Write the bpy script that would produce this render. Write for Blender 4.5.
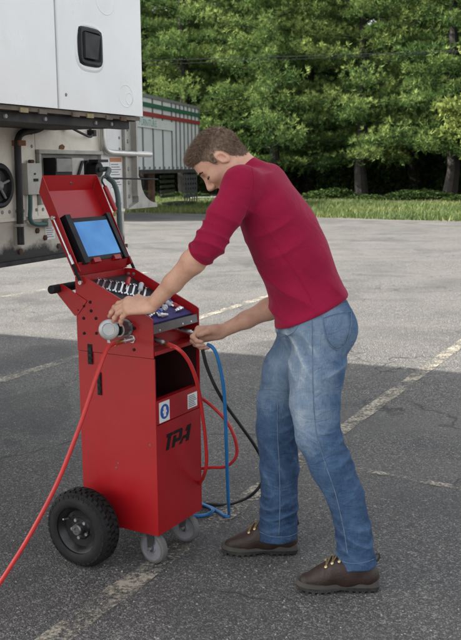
import bpy, bmesh, math, random
import numpy as np
from mathutils import Vector, Matrix, noise as mnoise

for o in list(bpy.data.objects): bpy.data.objects.remove(o)
SC = bpy.context.scene
COL = SC.collection
R = math.radians

# ------------------------------------------------------------------ camera
CAM_H = 1.5
PITCH = math.atan(152/900.0)
ROLL = R(0.5)
cam_d = bpy.data.cameras.new('camera')
cam_d.sensor_fit = 'VERTICAL'; cam_d.sensor_height = 24.0; cam_d.sensor_width = 36.0
cam_d.lens = 900.0/640.0*24.0
cam_d.clip_start = 0.05; cam_d.clip_end = 2000
cam = bpy.data.objects.new('camera', cam_d); COL.objects.link(cam)
_F = Vector((0, math.cos(PITCH), -math.sin(PITCH)))
_U0 = Vector((0, math.sin(PITCH), math.cos(PITCH))); _R0 = Vector((1, 0, 0))
_RR = _R0*math.cos(ROLL) - _U0*math.sin(ROLL); _UU = _U0*math.cos(ROLL) + _R0*math.sin(ROLL)
cam.matrix_world = Matrix(((_RR.x, _UU.x, -_F.x, 0), (_RR.y, _UU.y, -_F.y, 0), (_RR.z, _UU.z, -_F.z, CAM_H), (0, 0, 0, 1)))
cam_d.dof.use_dof = True; cam_d.dof.focus_distance = 3.25; cam_d.dof.aperture_fstop = 7.1
SC.camera = cam

def W(u, v, y):
    """measured point of the photograph (461 x 640) at the distance y -> world"""
    d = _RR*((u-230.5)/900) + _F + _UU*((320-v)/900)
    return Vector((0, 0, CAM_H)) + d*(y/d.y)
def G(u, v, z=0.0):
    d = _RR*((u-230.5)/900) + _F + _UU*((320-v)/900)
    return Vector((0, 0, CAM_H)) + d*((z-CAM_H)/d.z)

# ------------------------------------------------------------------ sky and sun
SUN_EL = R(35.0); SUN_DIR = Vector((-1.0, -0.03, 0)).normalized()      # horizontal direction towards the sun
world = bpy.data.worlds.new('World'); SC.world = world; world.use_nodes = True
nt = world.node_tree; nt.nodes.clear()
sky = nt.nodes.new('ShaderNodeTexSky'); sky.sky_type = 'NISHITA'; sky.sun_disc = False
sky.sun_elevation = SUN_EL; sky.sun_rotation = math.atan2(SUN_DIR.x, SUN_DIR.y)
sky.air_density = 1.0; sky.dust_density = 2.5; sky.ozone_density = 1.0
hs = nt.nodes.new('ShaderNodeHueSaturation'); hs.inputs['Saturation'].default_value = 0.22
bg = nt.nodes.new('ShaderNodeBackground'); bg.inputs['Strength'].default_value = 0.125
wo = nt.nodes.new('ShaderNodeOutputWorld')
nt.links.new(sky.outputs[0], hs.inputs['Color']); nt.links.new(hs.outputs[0], bg.inputs[0]); nt.links.new(bg.outputs[0], wo.inputs[0])
sun_d = bpy.data.lights.new('sun', 'SUN'); sun_d.energy = 4.1; sun_d.angle = R(0.53); sun_d.color = (1.0, 0.95, 0.86)
sun = bpy.data.objects.new('sun', sun_d); COL.objects.link(sun)
_s = Vector((SUN_DIR.x*math.cos(SUN_EL), SUN_DIR.y*math.cos(SUN_EL), math.sin(SUN_EL)))
sun.rotation_euler = _s.to_track_quat('Z', 'Y').to_euler(); sun.location = (0, -20, 30)
vs = SC.view_settings; vs.view_transform = 'Standard'; vs.look = 'None'; vs.gamma = 1.0; vs.use_curve_mapping = False
vs.exposure = 1.65
SC.render.engine = 'CYCLES'
SC.cycles.use_denoising = True
SC.cycles.max_bounces = 8; SC.cycles.diffuse_bounces = 4; SC.cycles.glossy_bounces = 3; SC.cycles.transmission_bounces = 4; SC.cycles.transparent_max_bounces = 16
SC.cycles.use_adaptive_sampling = True; SC.cycles.adaptive_threshold = 0.015
SC.cycles.sample_clamp_indirect = 6.0

# ------------------------------------------------------------------ materials
MATS = {}
class NT:
    def __init__(s, name):
        s.m = bpy.data.materials.new(name); s.m.use_nodes = True
        s.t = s.m.node_tree; s.n = s.t.nodes; s.l = s.t.links
        s.b = s.n['Principled BSDF']; s.out = s.n['Material Output']
        MATS[name] = s.m
    def node(s, typ, **kw):
        n = s.n.new('ShaderNode'+typ)
        for k, v in kw.items():
            if hasattr(n, k): setattr(n, k, v)
            else: n.inputs[k].default_value = v
        return n
    def link(s, a, b): s.l.new(a, b)
    def coord(s, scale=None, kind='Object'):
        c = s.node('TexCoord')
        if scale is None: return c.outputs[kind]
        m = s.node('Mapping'); m.inputs['Scale'].default_value = scale
        s.link(c.outputs[kind], m.inputs[0]); return m.outputs[0]
    def noise(s, vec, scale, detail=4, rough=0.55, dist=0.0):
        n = s.node('TexNoise', Scale=scale, Detail=detail, Roughness=rough, Distortion=dist); s.link(vec, n.inputs['Vector']); return n.outputs['Fac']
    def ramp(s, fac, stops):
        r = s.node('ValToRGB'); e = r.color_ramp.elements
        while len(e) < len(stops): e.new(0.5)
        for i, (p, c) in enumerate(stops):
            e[i].position = p; e[i].color = (c, c, c, 1) if isinstance(c, (int, float)) else (*c, 1)
        s.link(fac, r.inputs[0]); return r.outputs[0]
    def mix(s, fac, a, b, mode='MIX'):
        m = s.node('Mix', data_type='RGBA', blend_type=mode)
        for sock, v in ((m.inputs[0], fac), (m.inputs[6], a), (m.inputs[7], b)):
            if hasattr(v, 'is_output'): s.link(v, sock)
            elif isinstance(v, (int, float)): sock.default_value = v
            else: sock.default_value = (*v, 1)
        return m.outputs[2]
    def math(s, op, a, b=0.0):
        m = s.node('Math', operation=op)
        for sock, v in ((m.inputs[0], a), (m.inputs[1], b)):
            if hasattr(v, 'is_output'): s.link(v, sock)
            else: sock.default_value = v
        return m.outputs[0]
    def bump(s, h, strength, dist=0.01):
        b = s.node('Bump', Strength=strength, Distance=dist); s.link(h, b.inputs['Height']); s.link(b.outputs[0], s.b.inputs['Normal']); return b
    def set(s, **kw):
        for k, v in kw.items():
            k = k.replace('_', ' ')
            sock = s.b.inputs[k]
            if hasattr(v, 'is_output'): s.link(v, sock)
            elif isinstance(v, tuple) and len(v) == 3 and sock.type == 'RGBA': sock.default_value = (*v, 1)
            else: sock.default_value = v
        return s

def pmat(name, col, rough=0.5, metal=0.0, var=0.12, vscale=8.0, bump=0.0, bscale=120.0, spec=0.5, dirt=None, dirt_amt=0.5, dscale=3.0, coat=0.0, rvar=0.08):
    """a painted / rubber / metal surface with tone variation, optional grime and fine relief"""
    t = NT(name); c = t.coord()
    n1 = t.noise(c, vscale, 5, 0.6)
    lo = tuple(x*(1-var) for x in col); hi = tuple(min(1, x*(1+var)) for x in col)
    cc = t.ramp(n1, [(0.3, lo), (0.7, hi)])
    if dirt is not None:
        n2 = t.noise(c, dscale, 8, 0.68, 0.4)
        m = t.ramp(n2, [(0.45, 0.0), (0.72, dirt_amt)])
        cc = t.mix(m, cc, dirt)
    n3 = t.noise(c, vscale*3.1, 4, 0.6)
    rr = t.ramp(n3, [(0.3, max(0.02, rough-rvar)), (0.7, min(1, rough+rvar))])
    t.set(Base_Color=cc, Roughness=rr, Metallic=metal)
    t.b.inputs['Specular IOR Level'].default_value = spec
    if coat: t.b.inputs['Coat Weight'].default_value = coat; t.b.inputs['Coat Roughness'].default_value = 0.12
    if bump:
        t.bump(t.noise(c, bscale, 3, 0.6), bump, 0.004)
    return t.m
def M(n): return MATS[n]

# ------------------------------------------------------------------ mesh helpers
def mesh_obj(name, verts, faces, mat=None, parent=None, smooth=False, mats=None, fmat=None):
    me = bpy.data.meshes.new(name)
    me.from_pydata([tuple(v) for v in verts], [], [tuple(f) for f in faces]); me.update()
    return link_mesh(name, me, mat, parent, smooth)
def link_mesh(name, me, mat=None, parent=None, smooth=False):
    if smooth: me.polygons.foreach_set('use_smooth', np.ones(len(me.polygons), dtype=bool))
    if mat is not None: me.materials.append(M(mat) if isinstance(mat, str) else mat)
    o = bpy.data.objects.new(name, me); COL.objects.link(o)
    if parent is not None: o.parent = parent
    return o
def np_mesh(name, V, Fq, mat=None, parent=None, smooth=True):
    """V (n,3), Fq (m,3|4) numpy arrays -> object, fast"""
    V = np.asarray(V, dtype=np.float32); Fq = np.asarray(Fq, dtype=np.int32); k = Fq.shape[1]
    me = bpy.data.meshes.new(name)
    me.vertices.add(len(V)); me.vertices.foreach_set('co', V.ravel())
    me.loops.add(Fq.size); me.loops.foreach_set('vertex_index', Fq.ravel())
    me.polygons.add(len(Fq)); me.polygons.foreach_set('loop_start', np.arange(0, Fq.size, k, dtype=np.int32))
    me.update(calc_edges=True); me.validate()
    return link_mesh(name, me, mat, parent, smooth)
def bm_obj(name, bm, mat=None, parent=None, smooth=False, bevel=0.0, seg=2, angle=40):
    if bevel > 0:
        es = [e for e in bm.edges if len(e.link_faces) == 2 and e.calc_face_angle(0) > R(angle)]
        bmesh.ops.bevel(bm, geom=es, offset=bevel, segments=seg, affect='EDGES', profile=0.5, clamp_overlap=True)
    bmesh.ops.recalc_face_normals(bm, faces=bm.faces)
    me = bpy.data.meshes.new(name); bm.to_mesh(me); bm.free()
    o = link_mesh(name, me, mat, parent, False)
    if smooth:
        me.polygons.foreach_set('use_smooth', np.ones(len(me.polygons), dtype=bool))
        try: me.set_sharp_from_angle(angle=R(35))
        except Exception: pass
    return o
def bx(bm, x0, x1, y0, y1, z0, z1):
    v = [bm.verts.new(p) for p in ((x0,y0,z0),(x1,y0,z0),(x1,y1,z0),(x0,y1,z0),(x0,y0,z1),(x1,y0,z1),(x1,y1,z1),(x0,y1,z1))]
    for f in ((0,3,2,1),(4,5,6,7),(0,1,5,4),(1,2,6,5),(2,3,7,6),(3,0,4,7)): bm.faces.new([v[i] for i in f])
    return v
def box(name, x0, x1, y0, y1, z0, z1, mat, parent=None, bevel=0.003, seg=2):
    bm = bmesh.new(); bx(bm, x0, x1, y0, y1, z0, z1)
    return bm_obj(name, bm, mat, parent, smooth=bevel > 0, bevel=bevel, seg=seg)
def prism(bm, pts, vec):
    """polygon pts (3D) extruded by vec"""
    vec = Vector(vec); a = [bm.verts.new(p) for p in pts]; b = [bm.verts.new(Vector(p)+vec) for p in pts]
    n = len(pts); bm.faces.new(a); bm.faces.new(b[::-1])
    for i in range(n): bm.faces.new((a[i], b[i], b[(i+1) % n], a[(i+1) % n]))
def frame(d):
    d = Vector(d).normalized(); up = Vector((0, 0, 1)) if abs(d.z) < 0.95 else Vector((0, 1, 0))
    x = d.cross(up).normalized(); y = x.cross(d).normalized(); return x, y
def cyl(bm, a, b, r0, r1=None, n=16, caps=True):
    a = Vector(a); b = Vector(b); r1 = r0 if r1 is None else r1; x, y = frame(b-a)
    A = [bm.verts.new(a + (x*math.cos(2*math.pi*i/n) + y*math.sin(2*math.pi*i/n))*r0) for i in range(n)]
    B = [bm.verts.new(b + (x*math.cos(2*math.pi*i/n) + y*math.sin(2*math.pi*i/n))*r1) for i in range(n)]
    for i in range(n): bm.faces.new((A[i], A[(i+1) % n], B[(i+1) % n], B[i]))
    if caps: bm.faces.new(A[::-1]); bm.faces.new(B)
def lathe(bm, a, d, prof, n=32):
    """profile [(h, r)] along axis d from point a"""
    a = Vector(a); d = Vector(d).normalized(); x, y = frame(d); rings = []
    for h, r in prof:
        if r < 1e-6: rings.append([bm.verts.new(a + d*h)])
        else: rings.append([bm.verts.new(a + d*h + (x*math.cos(2*math.pi*i/n) + y*math.sin(2*math.pi*i/n))*r) for i in range(n)])
    for p, q in zip(rings, rings[1:]):
        for i in range(n):
            j = (i+1) % n
            if len(p) == 1 and len(q) == 1: continue
            if len(p) == 1: bm.faces.new((p[0], q[j], q[i]))
            elif len(q) == 1: bm.faces.new((p[i], p[j], q[0]))
            else: bm.faces.new((p[i], p[j], q[j], q[i]))
def catmull(pts, per=8):
    P = [Vector(p) for p in pts]; P = [P[0]*2-P[1]] + P + [P[-1]*2-P[-2]]; out = []
    for i in range(1, len(P)-2):
        for k in range(per):
            t = k/per; a, b, c, d = P[i-1], P[i], P[i+1], P[i+2]
            out.append(0.5*((2*b) + (c-a)*t + (2*a-5*b+4*c-d)*t*t + (3*b-a-3*c+d)*t**3))
    out.append(P[-2]); return out
def tube(bm, pts, r, n=10, caps=True, flat=1.0):
    """swept tube with parallel transport frames; r a number or a list"""
    P = [Vector(p) for p in pts]; m = len(P); rings = []
    T = [(P[min(i+1, m-1)]-P[max(i-1, 0)]).normalized() for i in range(m)]
    x, y = frame(T[0])
    for i in range(m):
        x = (x - T[i]*x.dot(T[i])).normalized(); y = T[i].cross(x)
        rr = r[i] if hasattr(r, '__len__') else r
        rings.append([bm.verts.new(P[i] + (x*math.cos(2*math.pi*k/n) + y*math.sin(2*math.pi*k/n)*flat)*rr) for k in range(n)])
    for p, q in zip(rings, rings[1:]):
        for k in range(n): bm.faces.new((p[k], p[(k+1) % n], q[(k+1) % n], q[k]))
    if caps: bm.faces.new(rings[0][::-1]); bm.faces.new(rings[-1])
def part(name, fn, mat, parent, smooth=True, bevel=0.0, seg=2):
    bm = bmesh.new(); fn(bm); return bm_obj(name, bm, mat, parent, smooth=smooth, bevel=bevel, seg=seg)
def thing(name, label, cat, loc=(0, 0, 0), rotz=0.0, group=None):
    o = bpy.data.objects.new(name, None); COL.objects.link(o); o.empty_display_size = 0.2
    o.location = loc; o.rotation_euler = (0, 0, rotz); o['label'] = label; o['category'] = cat
    if group: o['group'] = group
    return o
def tag(o, label=None, cat=None, group=None, kind=None):
    if label: o['label'] = label
    if cat: o['category'] = cat
    if group: o['group'] = group
    if kind: o['kind'] = kind
    return o
def struct(o, label=None): return tag(o, label, kind='structure')
def text_mesh(name, s, size, mat, parent, loc, rot, thick=0.0006, shear=0.0, align='CENTER'):
    cu = bpy.data.curves.new(name, 'FONT'); cu.body = s; cu.size = size; cu.extrude = thick; cu.shear = shear
    cu.align_x = align; cu.align_y = 'CENTER'; cu.resolution_u = 3
    o = bpy.data.objects.new(name, cu); COL.objects.link(o)
    dg = bpy.context.evaluated_depsgraph_get(); me = bpy.data.meshes.new_from_object(o.evaluated_get(dg))
    bpy.data.objects.remove(o)
    o = link_mesh(name, me, mat, parent); o.location = loc; o.rotation_euler = rot
    return o
rng = np.random.default_rng(7); random.seed(7)
# ================================================================== THE SETTING
# ---- materials of the ground
def asphalt_mat():
    t = NT('asphalt'); c = t.coord()
    v = t.node('TexVoronoi', Scale=220.0, feature='F1'); t.link(c, v.inputs['Vector'])
    sep = t.node('SeparateColor'); t.link(v.outputs['Color'], sep.inputs[0])
    v2 = t.node('TexVoronoi', Scale=105.0, feature='F1'); t.link(c, v2.inputs['Vector'])
    sep2 = t.node('SeparateColor'); t.link(v2.outputs['Color'], sep2.inputs[0])
    fine = t.ramp(sep.outputs[0], [(0.0, (0.034, 0.033, 0.033)), (0.55, (0.075, 0.073, 0.070)), (0.78, (0.15, 0.146, 0.138)), (1.0, (0.48, 0.46, 0.43))])
    big = t.ramp(sep2.outputs[0], [(0.0, (0.042, 0.041, 0.041)), (0.7, (0.092, 0.089, 0.085)), (0.94, (0.19, 0.18, 0.17)), (1.0, (0.50, 0.48, 0.44))])
    cc = t.mix(0.42, fine, big)
    # wear: pale dusty patches and darker oily ones, metres across
    n1 = t.noise(c, 0.35, 6, 0.62, 0.5); cc = t.mix(t.ramp(n1, [(0.40, 0.0), (0.74, 0.5)]), cc, (0.15, 0.145, 0.135))
    n2 = t.noise(c, 1.1, 5, 0.6, 0.3); cc = t.mix(t.ramp(n2, [(0.46, 0.0), (0.70, 0.6)]), cc, (0.05, 0.05, 0.052))
    n3 = t.noise(c, 6.0, 6, 0.7); cc = t.mix(t.ramp(n3, [(0.55, 0.0), (0.85, 0.35)]), cc, (0.16, 0.15, 0.135))
    # long streaks of drying and sweeping, the far lot is paler
    m = t.node('Mapping'); m.inputs['Rotation'].default_value = (0, 0, R(33)); m.inputs['Scale'].default_value = (0.22, 0.9, 1)
    t.link(c, m.inputs[0]); n4 = t.noise(m.outputs[0], 0.8, 5, 0.6, 0.2); cc = t.mix(t.ramp(n4, [(0.50, 0.0), (0.64, 0.4)]), cc, (0.165, 0.157, 0.146))
    # darker sealed patches and old oil marks
    n5 = t.noise(c, 0.55, 3, 0.5, 1.2); cc = t.mix(t.ramp(n5, [(0.60, 0.0), (0.615, 0.38)]), cc, (0.048, 0.047, 0.047))
    n6 = t.noise(c, 2.6, 4, 0.6, 0.2); cc = t.mix(t.ramp(n6, [(0.66, 0.0), (0.74, 0.55)]), cc, (0.028, 0.027, 0.027))
    # branching fine cracks
    mm = t.node('Mapping'); mm.inputs['Scale'].default_value = (0.55, 0.55, 0.55); t.link(c, mm.inputs[0])
    dn = t.node('TexNoise', Scale=2.5, Detail=4.0); t.link(mm.outputs[0], dn.inputs['Vector'])
    va = t.node('VectorMath', operation='MULTIPLY_ADD'); t.link(dn.outputs['Color'], va.inputs[0]); va.inputs[1].default_value = (0.5, 0.5, 0.5); t.link(mm.outputs[0], va.inputs[2])
    vc = t.node('TexVoronoi', Scale=1.0, feature='DISTANCE_TO_EDGE'); t.link(va.outputs[0], vc.inputs['Vector'])
    crack = t.ramp(vc.outputs['Distance'], [(0.0, 1.0), (0.006, 0.0)])
    ck = t.math('MULTIPLY', crack, t.ramp(t.noise(c, 0.8, 2), [(0.44, 0.0), (0.54, 0.8)]))
    cc = t.mix(ck, cc, (0.03, 0.03, 0.03))
    h1 = t.math('MULTIPLY', v.outputs['Distance'], -1.0)
    h2 = t.math('MULTIPLY', v2.outputs['Distance'], -1.4)
    h = t.math('ADD', h1, h2); h = t.math('SUBTRACT', h, t.math('MULTIPLY', ck, 2.0))
    t.set(Base_Color=cc, Roughness=0.86); t.b.inputs['Specular IOR Level'].default_value = 0.35
    t.bump(h, 0.9, 0.004)
asphalt_mat()
def paint_mat(name, col, keep):
    t = NT(name); c = t.coord()
    n = t.noise(c, 55.0, 6, 0.75); n2 = t.noise(c, 5.0, 4, 0.6)
    m = t.math('ADD', t.math('MULTIPLY', n, 0.7), t.math('MULTIPLY', n2, 0.5))
    mask = t.ramp(m, [(keep, 0.0), (keep+0.13, 1.0)])
    cc = t.mix(t.noise(c, 22.0, 4), tuple(x*0.75 for x in col), col)
    t.set(Base_Color=cc, Roughness=0.8)
    tr = t.node('BsdfTransparent'); mx = t.node('MixShader')
    t.link(mask, mx.inputs[0]); t.link(tr.outputs[0], mx.inputs[1]); t.link(t.b.outputs[0], mx.inputs[2]); t.link(mx.outputs[0], t.out.inputs[0])
paint_mat('worn_paint', (0.42, 0.38, 0.30), 0.56)
paint_mat('worn_paint_pale', (0.40, 0.38, 0.31), 0.58)
paint_mat('sand_in_crack', (0.34, 0.29, 0.19), 0.60)
def soil_mat():
    t = NT('forest_floor'); c = t.coord()
    cc = t.ramp(t.noise(c, 1.5, 8, 0.7), [(0.3, (0.016, 0.012, 0.008)), (0.55, (0.035, 0.025, 0.015)), (0.75, (0.024, 0.03, 0.011))])
    t.set(Base_Color=cc, Roughness=0.95); t.bump(t.noise(c, 14.0, 6), 0.8, 0.05)
soil_mat()
def lawn_mat():
    t = NT('lawn'); c = t.coord()
    cc = t.ramp(t.noise(c, 0.5, 8, 0.7), [(0.3, (0.03, 0.05, 0.014)), (0.55, (0.06, 0.085, 0.024)), (0.75, (0.11, 0.105, 0.05))])
    cc = t.mix(t.ramp(t.noise(c, 0.23, 4, 0.6), [(0.5, 0.0), (0.68, 0.6)]), cc, (0.13, 0.105, 0.07))
    t.set(Base_Color=cc, Roughness=0.9); t.bump(t.noise(c, 30.0, 5), 0.9, 0.03)
lawn_mat()
pmat('edge_gravel', (0.105, 0.098, 0.088), 0.95, var=0.5, vscale=18, bump=0.8, bscale=60)

# ---- ground sheet to the horizon
gv = [(0, 20, -0.03)] + [(900*math.cos(a*math.pi/24), 20+900*math.sin(a*math.pi/24), -0.03) for a in range(48)]
struct(mesh_obj('ground', gv, [(0, i+1, (i+1) % 48 + 1) for i in range(48)], 'forest_floor'))
# ---- lawn between the lot and the trees
EDGE_A = Vector((-2.7, 30.8, 0)); EDGE_D = Vector((9.08, -6.6, 0)).normalized(); EDGE_N = Vector((-EDGE_D.y, EDGE_D.x, 0))
def edge_pt(s, off): return EDGE_A + EDGE_D*s + EDGE_N*off
lv, lf = [], []
S = [-40+i*1.0 for i in range(101)]
for s in S:
    w = mnoise.noise(Vector((s*0.35, 3, 0)))*0.8
    p = edge_pt(s, -0.8); q = edge_pt(s, 12.5+w*2)
    lv += [(p.x, p.y, -0.012), (q.x, q.y, -0.012)]
for i in range(100): lf.append((2*i, 2*i+2, 2*i+3, 2*i+1))
struct(mesh_obj('lawn', lv, lf, 'lawn'))
# ---- asphalt lot with a crumbling far edge
av, af = [], []
S = [-40+i*0.2 for i in range(501)]
for s in S:
    w = mnoise.noise(Vector((s*0.5, 0, 0)))*0.5 + mnoise.noise(Vector((s*2.3, 1, 0)))*0.16
    p = edge_pt(s, w); q = edge_pt(s, -55)
    av += [(p.x, p.y, -0.03), (p.x, p.y, 0.0), (q.x, q.y, 0.0)]
for i in range(500):
    af += [(3*i, 3*i+3, 3*i+4, 3*i+1), (3*i+1, 3*i+4, 3*i+5, 3*i+2)]
struct(mesh_obj('parking_lot', av, af, 'asphalt'))
# loose gravel and sand washed up along the edge
gvx, gf = [], []
for s in S[::2]:
    w = mnoise.noise(Vector((s*0.5, 0, 0)))*0.5 + mnoise.noise(Vector((s*2.3, 1, 0)))*0.16
    p = edge_pt(s, w+0.35+0.5*abs(mnoise.noise(Vector((s*0.8, 7, 0))))); q = edge_pt(s, w-0.25-0.6*abs(mnoise.noise(Vector((s*0.7, 4, 0)))))
    gvx += [(p.x, p.y, 0.006), (q.x, q.y, 0.006)]
for i in range(len(gvx)//2-1): gf.append((2*i, 2*i+2, 2*i+3, 2*i+1))
struct(mesh_obj('gravel_verge', gvx, gf, 'edge_gravel'))

# ---- painted bay lines, worn
def line(name, a, b, w, mat, wob=0.0):
    a = Vector((a[0], a[1], 0)); b = Vector((b[0], b[1], 0)); d = (b-a).normalized(); n = Vector((-d.y, d.x, 0)); L = (b-a).length; k = max(2, int(L/0.08))
    v, f = [], []
    for i in range(k+1):
        p = a + d*(L*i/k); o = mnoise.noise(p*1.7)*wob; ww = w*(1+0.25*mnoise.noise(p*6.0))
        for sgn in (-1, 1):
            q = p + n*(o + sgn*ww/2); v.append((q.x, q.y, 0.004))
    for i in range(k): f.append((2*i, 2*i+2, 2*i+3, 2*i+1))
    return struct(mesh_obj(name, v, f, mat))
line('painted_bay_line', (-0.78, 2.32), (2.6, 8.75), 0.10, 'worn_paint')
line('painted_bay_line', (-1.85, 5.95), (0.55, 10.75), 0.10, 'worn_paint')
line('painted_bay_line', (-4.3, 8.1), (-1.2, 13.2), 0.10, 'worn_paint_pale')
line('painted_cross_line', (0.1, 4.66), (2.2, 3.35), 0.05, 'worn_paint', 0.01)
line('sand_filled_crack', (-1.9, 5.92), (-0.6, 5.28), 0.05, 'sand_in_crack', 0.08)

# loose grit lying on the near asphalt
pmat('grit', (0.30, 0.285, 0.26), 0.9, var=0.5, vscale=40)
gV, gF = [], []
for i in range(2600):
    y = 2.3 + 6.5*random.random()**1.6; x = (random.random()-0.5)*0.62*y
    r = 0.0016 + 0.0028*random.random()**2; b0 = len(gV); a0 = random.random()*6.28
    for k in range(3):
        a = a0 + k*2.094 + random.uniform(-.3, .3); gV.append((x+r*1.3*math.cos(a), y+r*1.3*math.sin(a), 0.0))
    gV.append((x, y, r*1.2)); gF += [(b0, b0+1, b0+3), (b0+1, b0+2, b0+3), (b0+2, b0, b0+3)]
tag(mesh_obj('loose_grit', gV, gF, 'grit'), 'pale loose grit scattered over the dark asphalt', 'grit', kind='stuff')

# ---- grass on the verge: thin blades in tufts
def grass_mat():
    t = NT('grass_blade'); a = t.node('Attribute', attribute_name='tone')
    cc = t.ramp(a.outputs['Fac'], [(0.0, (0.034, 0.062, 0.012)), (0.55, (0.085, 0.13, 0.026)), (0.85, (0.15, 0.17, 0.045)), (1.0, (0.23, 0.20, 0.09))])
    t.set(Base_Color=cc, Roughness=0.6)
    tl = t.node('BsdfTranslucent'); t.link(cc, tl.inputs[0]); mx = t.node('MixShader'); mx.inputs[0].default_value = 0.3
    t.link(t.b.outputs[0], mx.inputs[1]); t.link(tl.outputs[0], mx.inputs[2]); t.link(mx.outputs[0], t.out.inputs[0])
grass_mat()
def blades(name, P, h, w, mat, lean=0.5):
    """one tapering triangle pair per blade"""
    n = len(P); a = rng.uniform(0, 2*np.pi, n); hh = h*rng.uniform(0.4, 1.3, n); ln = hh*lean*rng.uniform(0.1, 1.2, n); b = rng.uniform(0, 2*np.pi, n)
    dx = np.stack([np.cos(a), np.sin(a), 0*a], 1)*(w/2)
    tip = P + np.stack([np.cos(b)*ln, np.sin(b)*ln, hh], 1)
    V = np.stack([P-dx, P+dx, tip], 1).reshape(-1, 3); Fq = np.arange(3*n).reshape(-1, 3)
    o = np_mesh(name, V, Fq, mat, None, False)
    at = o.data.attributes.new('tone', 'FLOAT', 'FACE'); at.data.foreach_set('value', np.clip(rng.normal(0.5, 0.2, n) + 0.25*np.sin(P[:, 0]*0.9)*np.cos(P[:, 1]*0.7), 0, 1).astype(np.float32))
    return o
ng = 90000
s_ = rng.uniform(-14, 24, ng); o_ = 0.25 + 12.0*rng.uniform(0, 1, ng)**1.2
P = np.array(EDGE_A)[None]*np.array([1, 1, 0]) + s_[:, None]*np.array(EDGE_D)[None] + o_[:, None]*np.array(EDGE_N)[None]
keep = (np.sin(P[:, 0]*1.3+2*np.sin(P[:, 1]*0.6))*np.cos(P[:, 1]*0.9) + rng.uniform(-1, 1, ng)) > -0.55
P = P[keep]; P[:, 2] = -0.012
tag(blades('grass', P, 0.16, 0.03, 'grass_blade', 0.8), 'rough green grass along the edge of the lot', 'grass', kind='stuff')

# ---- pines
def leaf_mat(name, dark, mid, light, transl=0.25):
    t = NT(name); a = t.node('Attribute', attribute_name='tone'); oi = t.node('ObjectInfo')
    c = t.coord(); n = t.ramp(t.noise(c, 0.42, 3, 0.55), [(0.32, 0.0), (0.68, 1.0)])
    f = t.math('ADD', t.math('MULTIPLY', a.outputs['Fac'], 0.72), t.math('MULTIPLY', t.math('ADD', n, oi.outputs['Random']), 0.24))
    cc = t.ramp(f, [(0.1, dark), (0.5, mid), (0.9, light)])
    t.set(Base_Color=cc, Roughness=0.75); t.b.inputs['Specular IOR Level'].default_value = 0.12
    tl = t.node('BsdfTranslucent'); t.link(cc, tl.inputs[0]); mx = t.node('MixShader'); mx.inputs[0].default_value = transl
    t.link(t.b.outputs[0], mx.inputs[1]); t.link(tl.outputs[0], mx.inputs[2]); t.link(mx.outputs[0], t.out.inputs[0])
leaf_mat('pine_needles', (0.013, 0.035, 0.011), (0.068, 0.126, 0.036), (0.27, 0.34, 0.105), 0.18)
leaf_mat('broad_leaves', (0.03, 0.06, 0.013), (0.08, 0.125, 0.03), (0.18, 0.215, 0.06), 0.3)
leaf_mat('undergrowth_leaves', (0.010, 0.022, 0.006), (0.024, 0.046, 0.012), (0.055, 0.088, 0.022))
pmat('bark', (0.020, 0.017, 0.0145), 0.95, var=0.45, vscale=6, bump=1.0, bscale=18)

def tuft_mesh(C, D, size, k, w, cone=1.1, tone=None, tri=False):
    """needle tufts: k narrow triangles radiating from each point C about the axis D"""
    n = len(C); C = np.repeat(C, k, 0); D = np.repeat(D, k, 0); sz = np.repeat(size, k)
    r = rng.normal(0, 1, C.shape); d = D*1.0 + r*cone*0.62; d /= np.linalg.norm(d, axis=1)[:, None]
    q = np.cross(d, rng.normal(0, 1, C.shape)); q /= np.linalg.norm(q, axis=1)[:, None]
    L = sz*rng.uniform(0.6, 1.25, len(C)); ww = L*w
    a = C + d*(L*0.08)[:, None]; m = C + d*(L*0.55)[:, None]; tip = C + d*L[:, None]
    if tri: V = np.stack([C + d*(L*0.25)[:, None] - q*ww[:, None], C + d*(L*0.25)[:, None] + q*ww[:, None], tip], 1).reshape(-1, 3); Fq = np.arange(len(V)).reshape(-1, 3)
    else: V = np.stack([a, m - q*ww[:, None], tip, m + q*ww[:, None]], 1).reshape(-1, 3); Fq = np.arange(len(V)).reshape(-1, 4)
    tn = np.repeat(tone if tone is not None else rng.uniform(0, 1, n), k)
    return V, Fq, np.clip(tn + rng.normal(0, 0.1, len(tn)), 0, 1)

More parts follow.
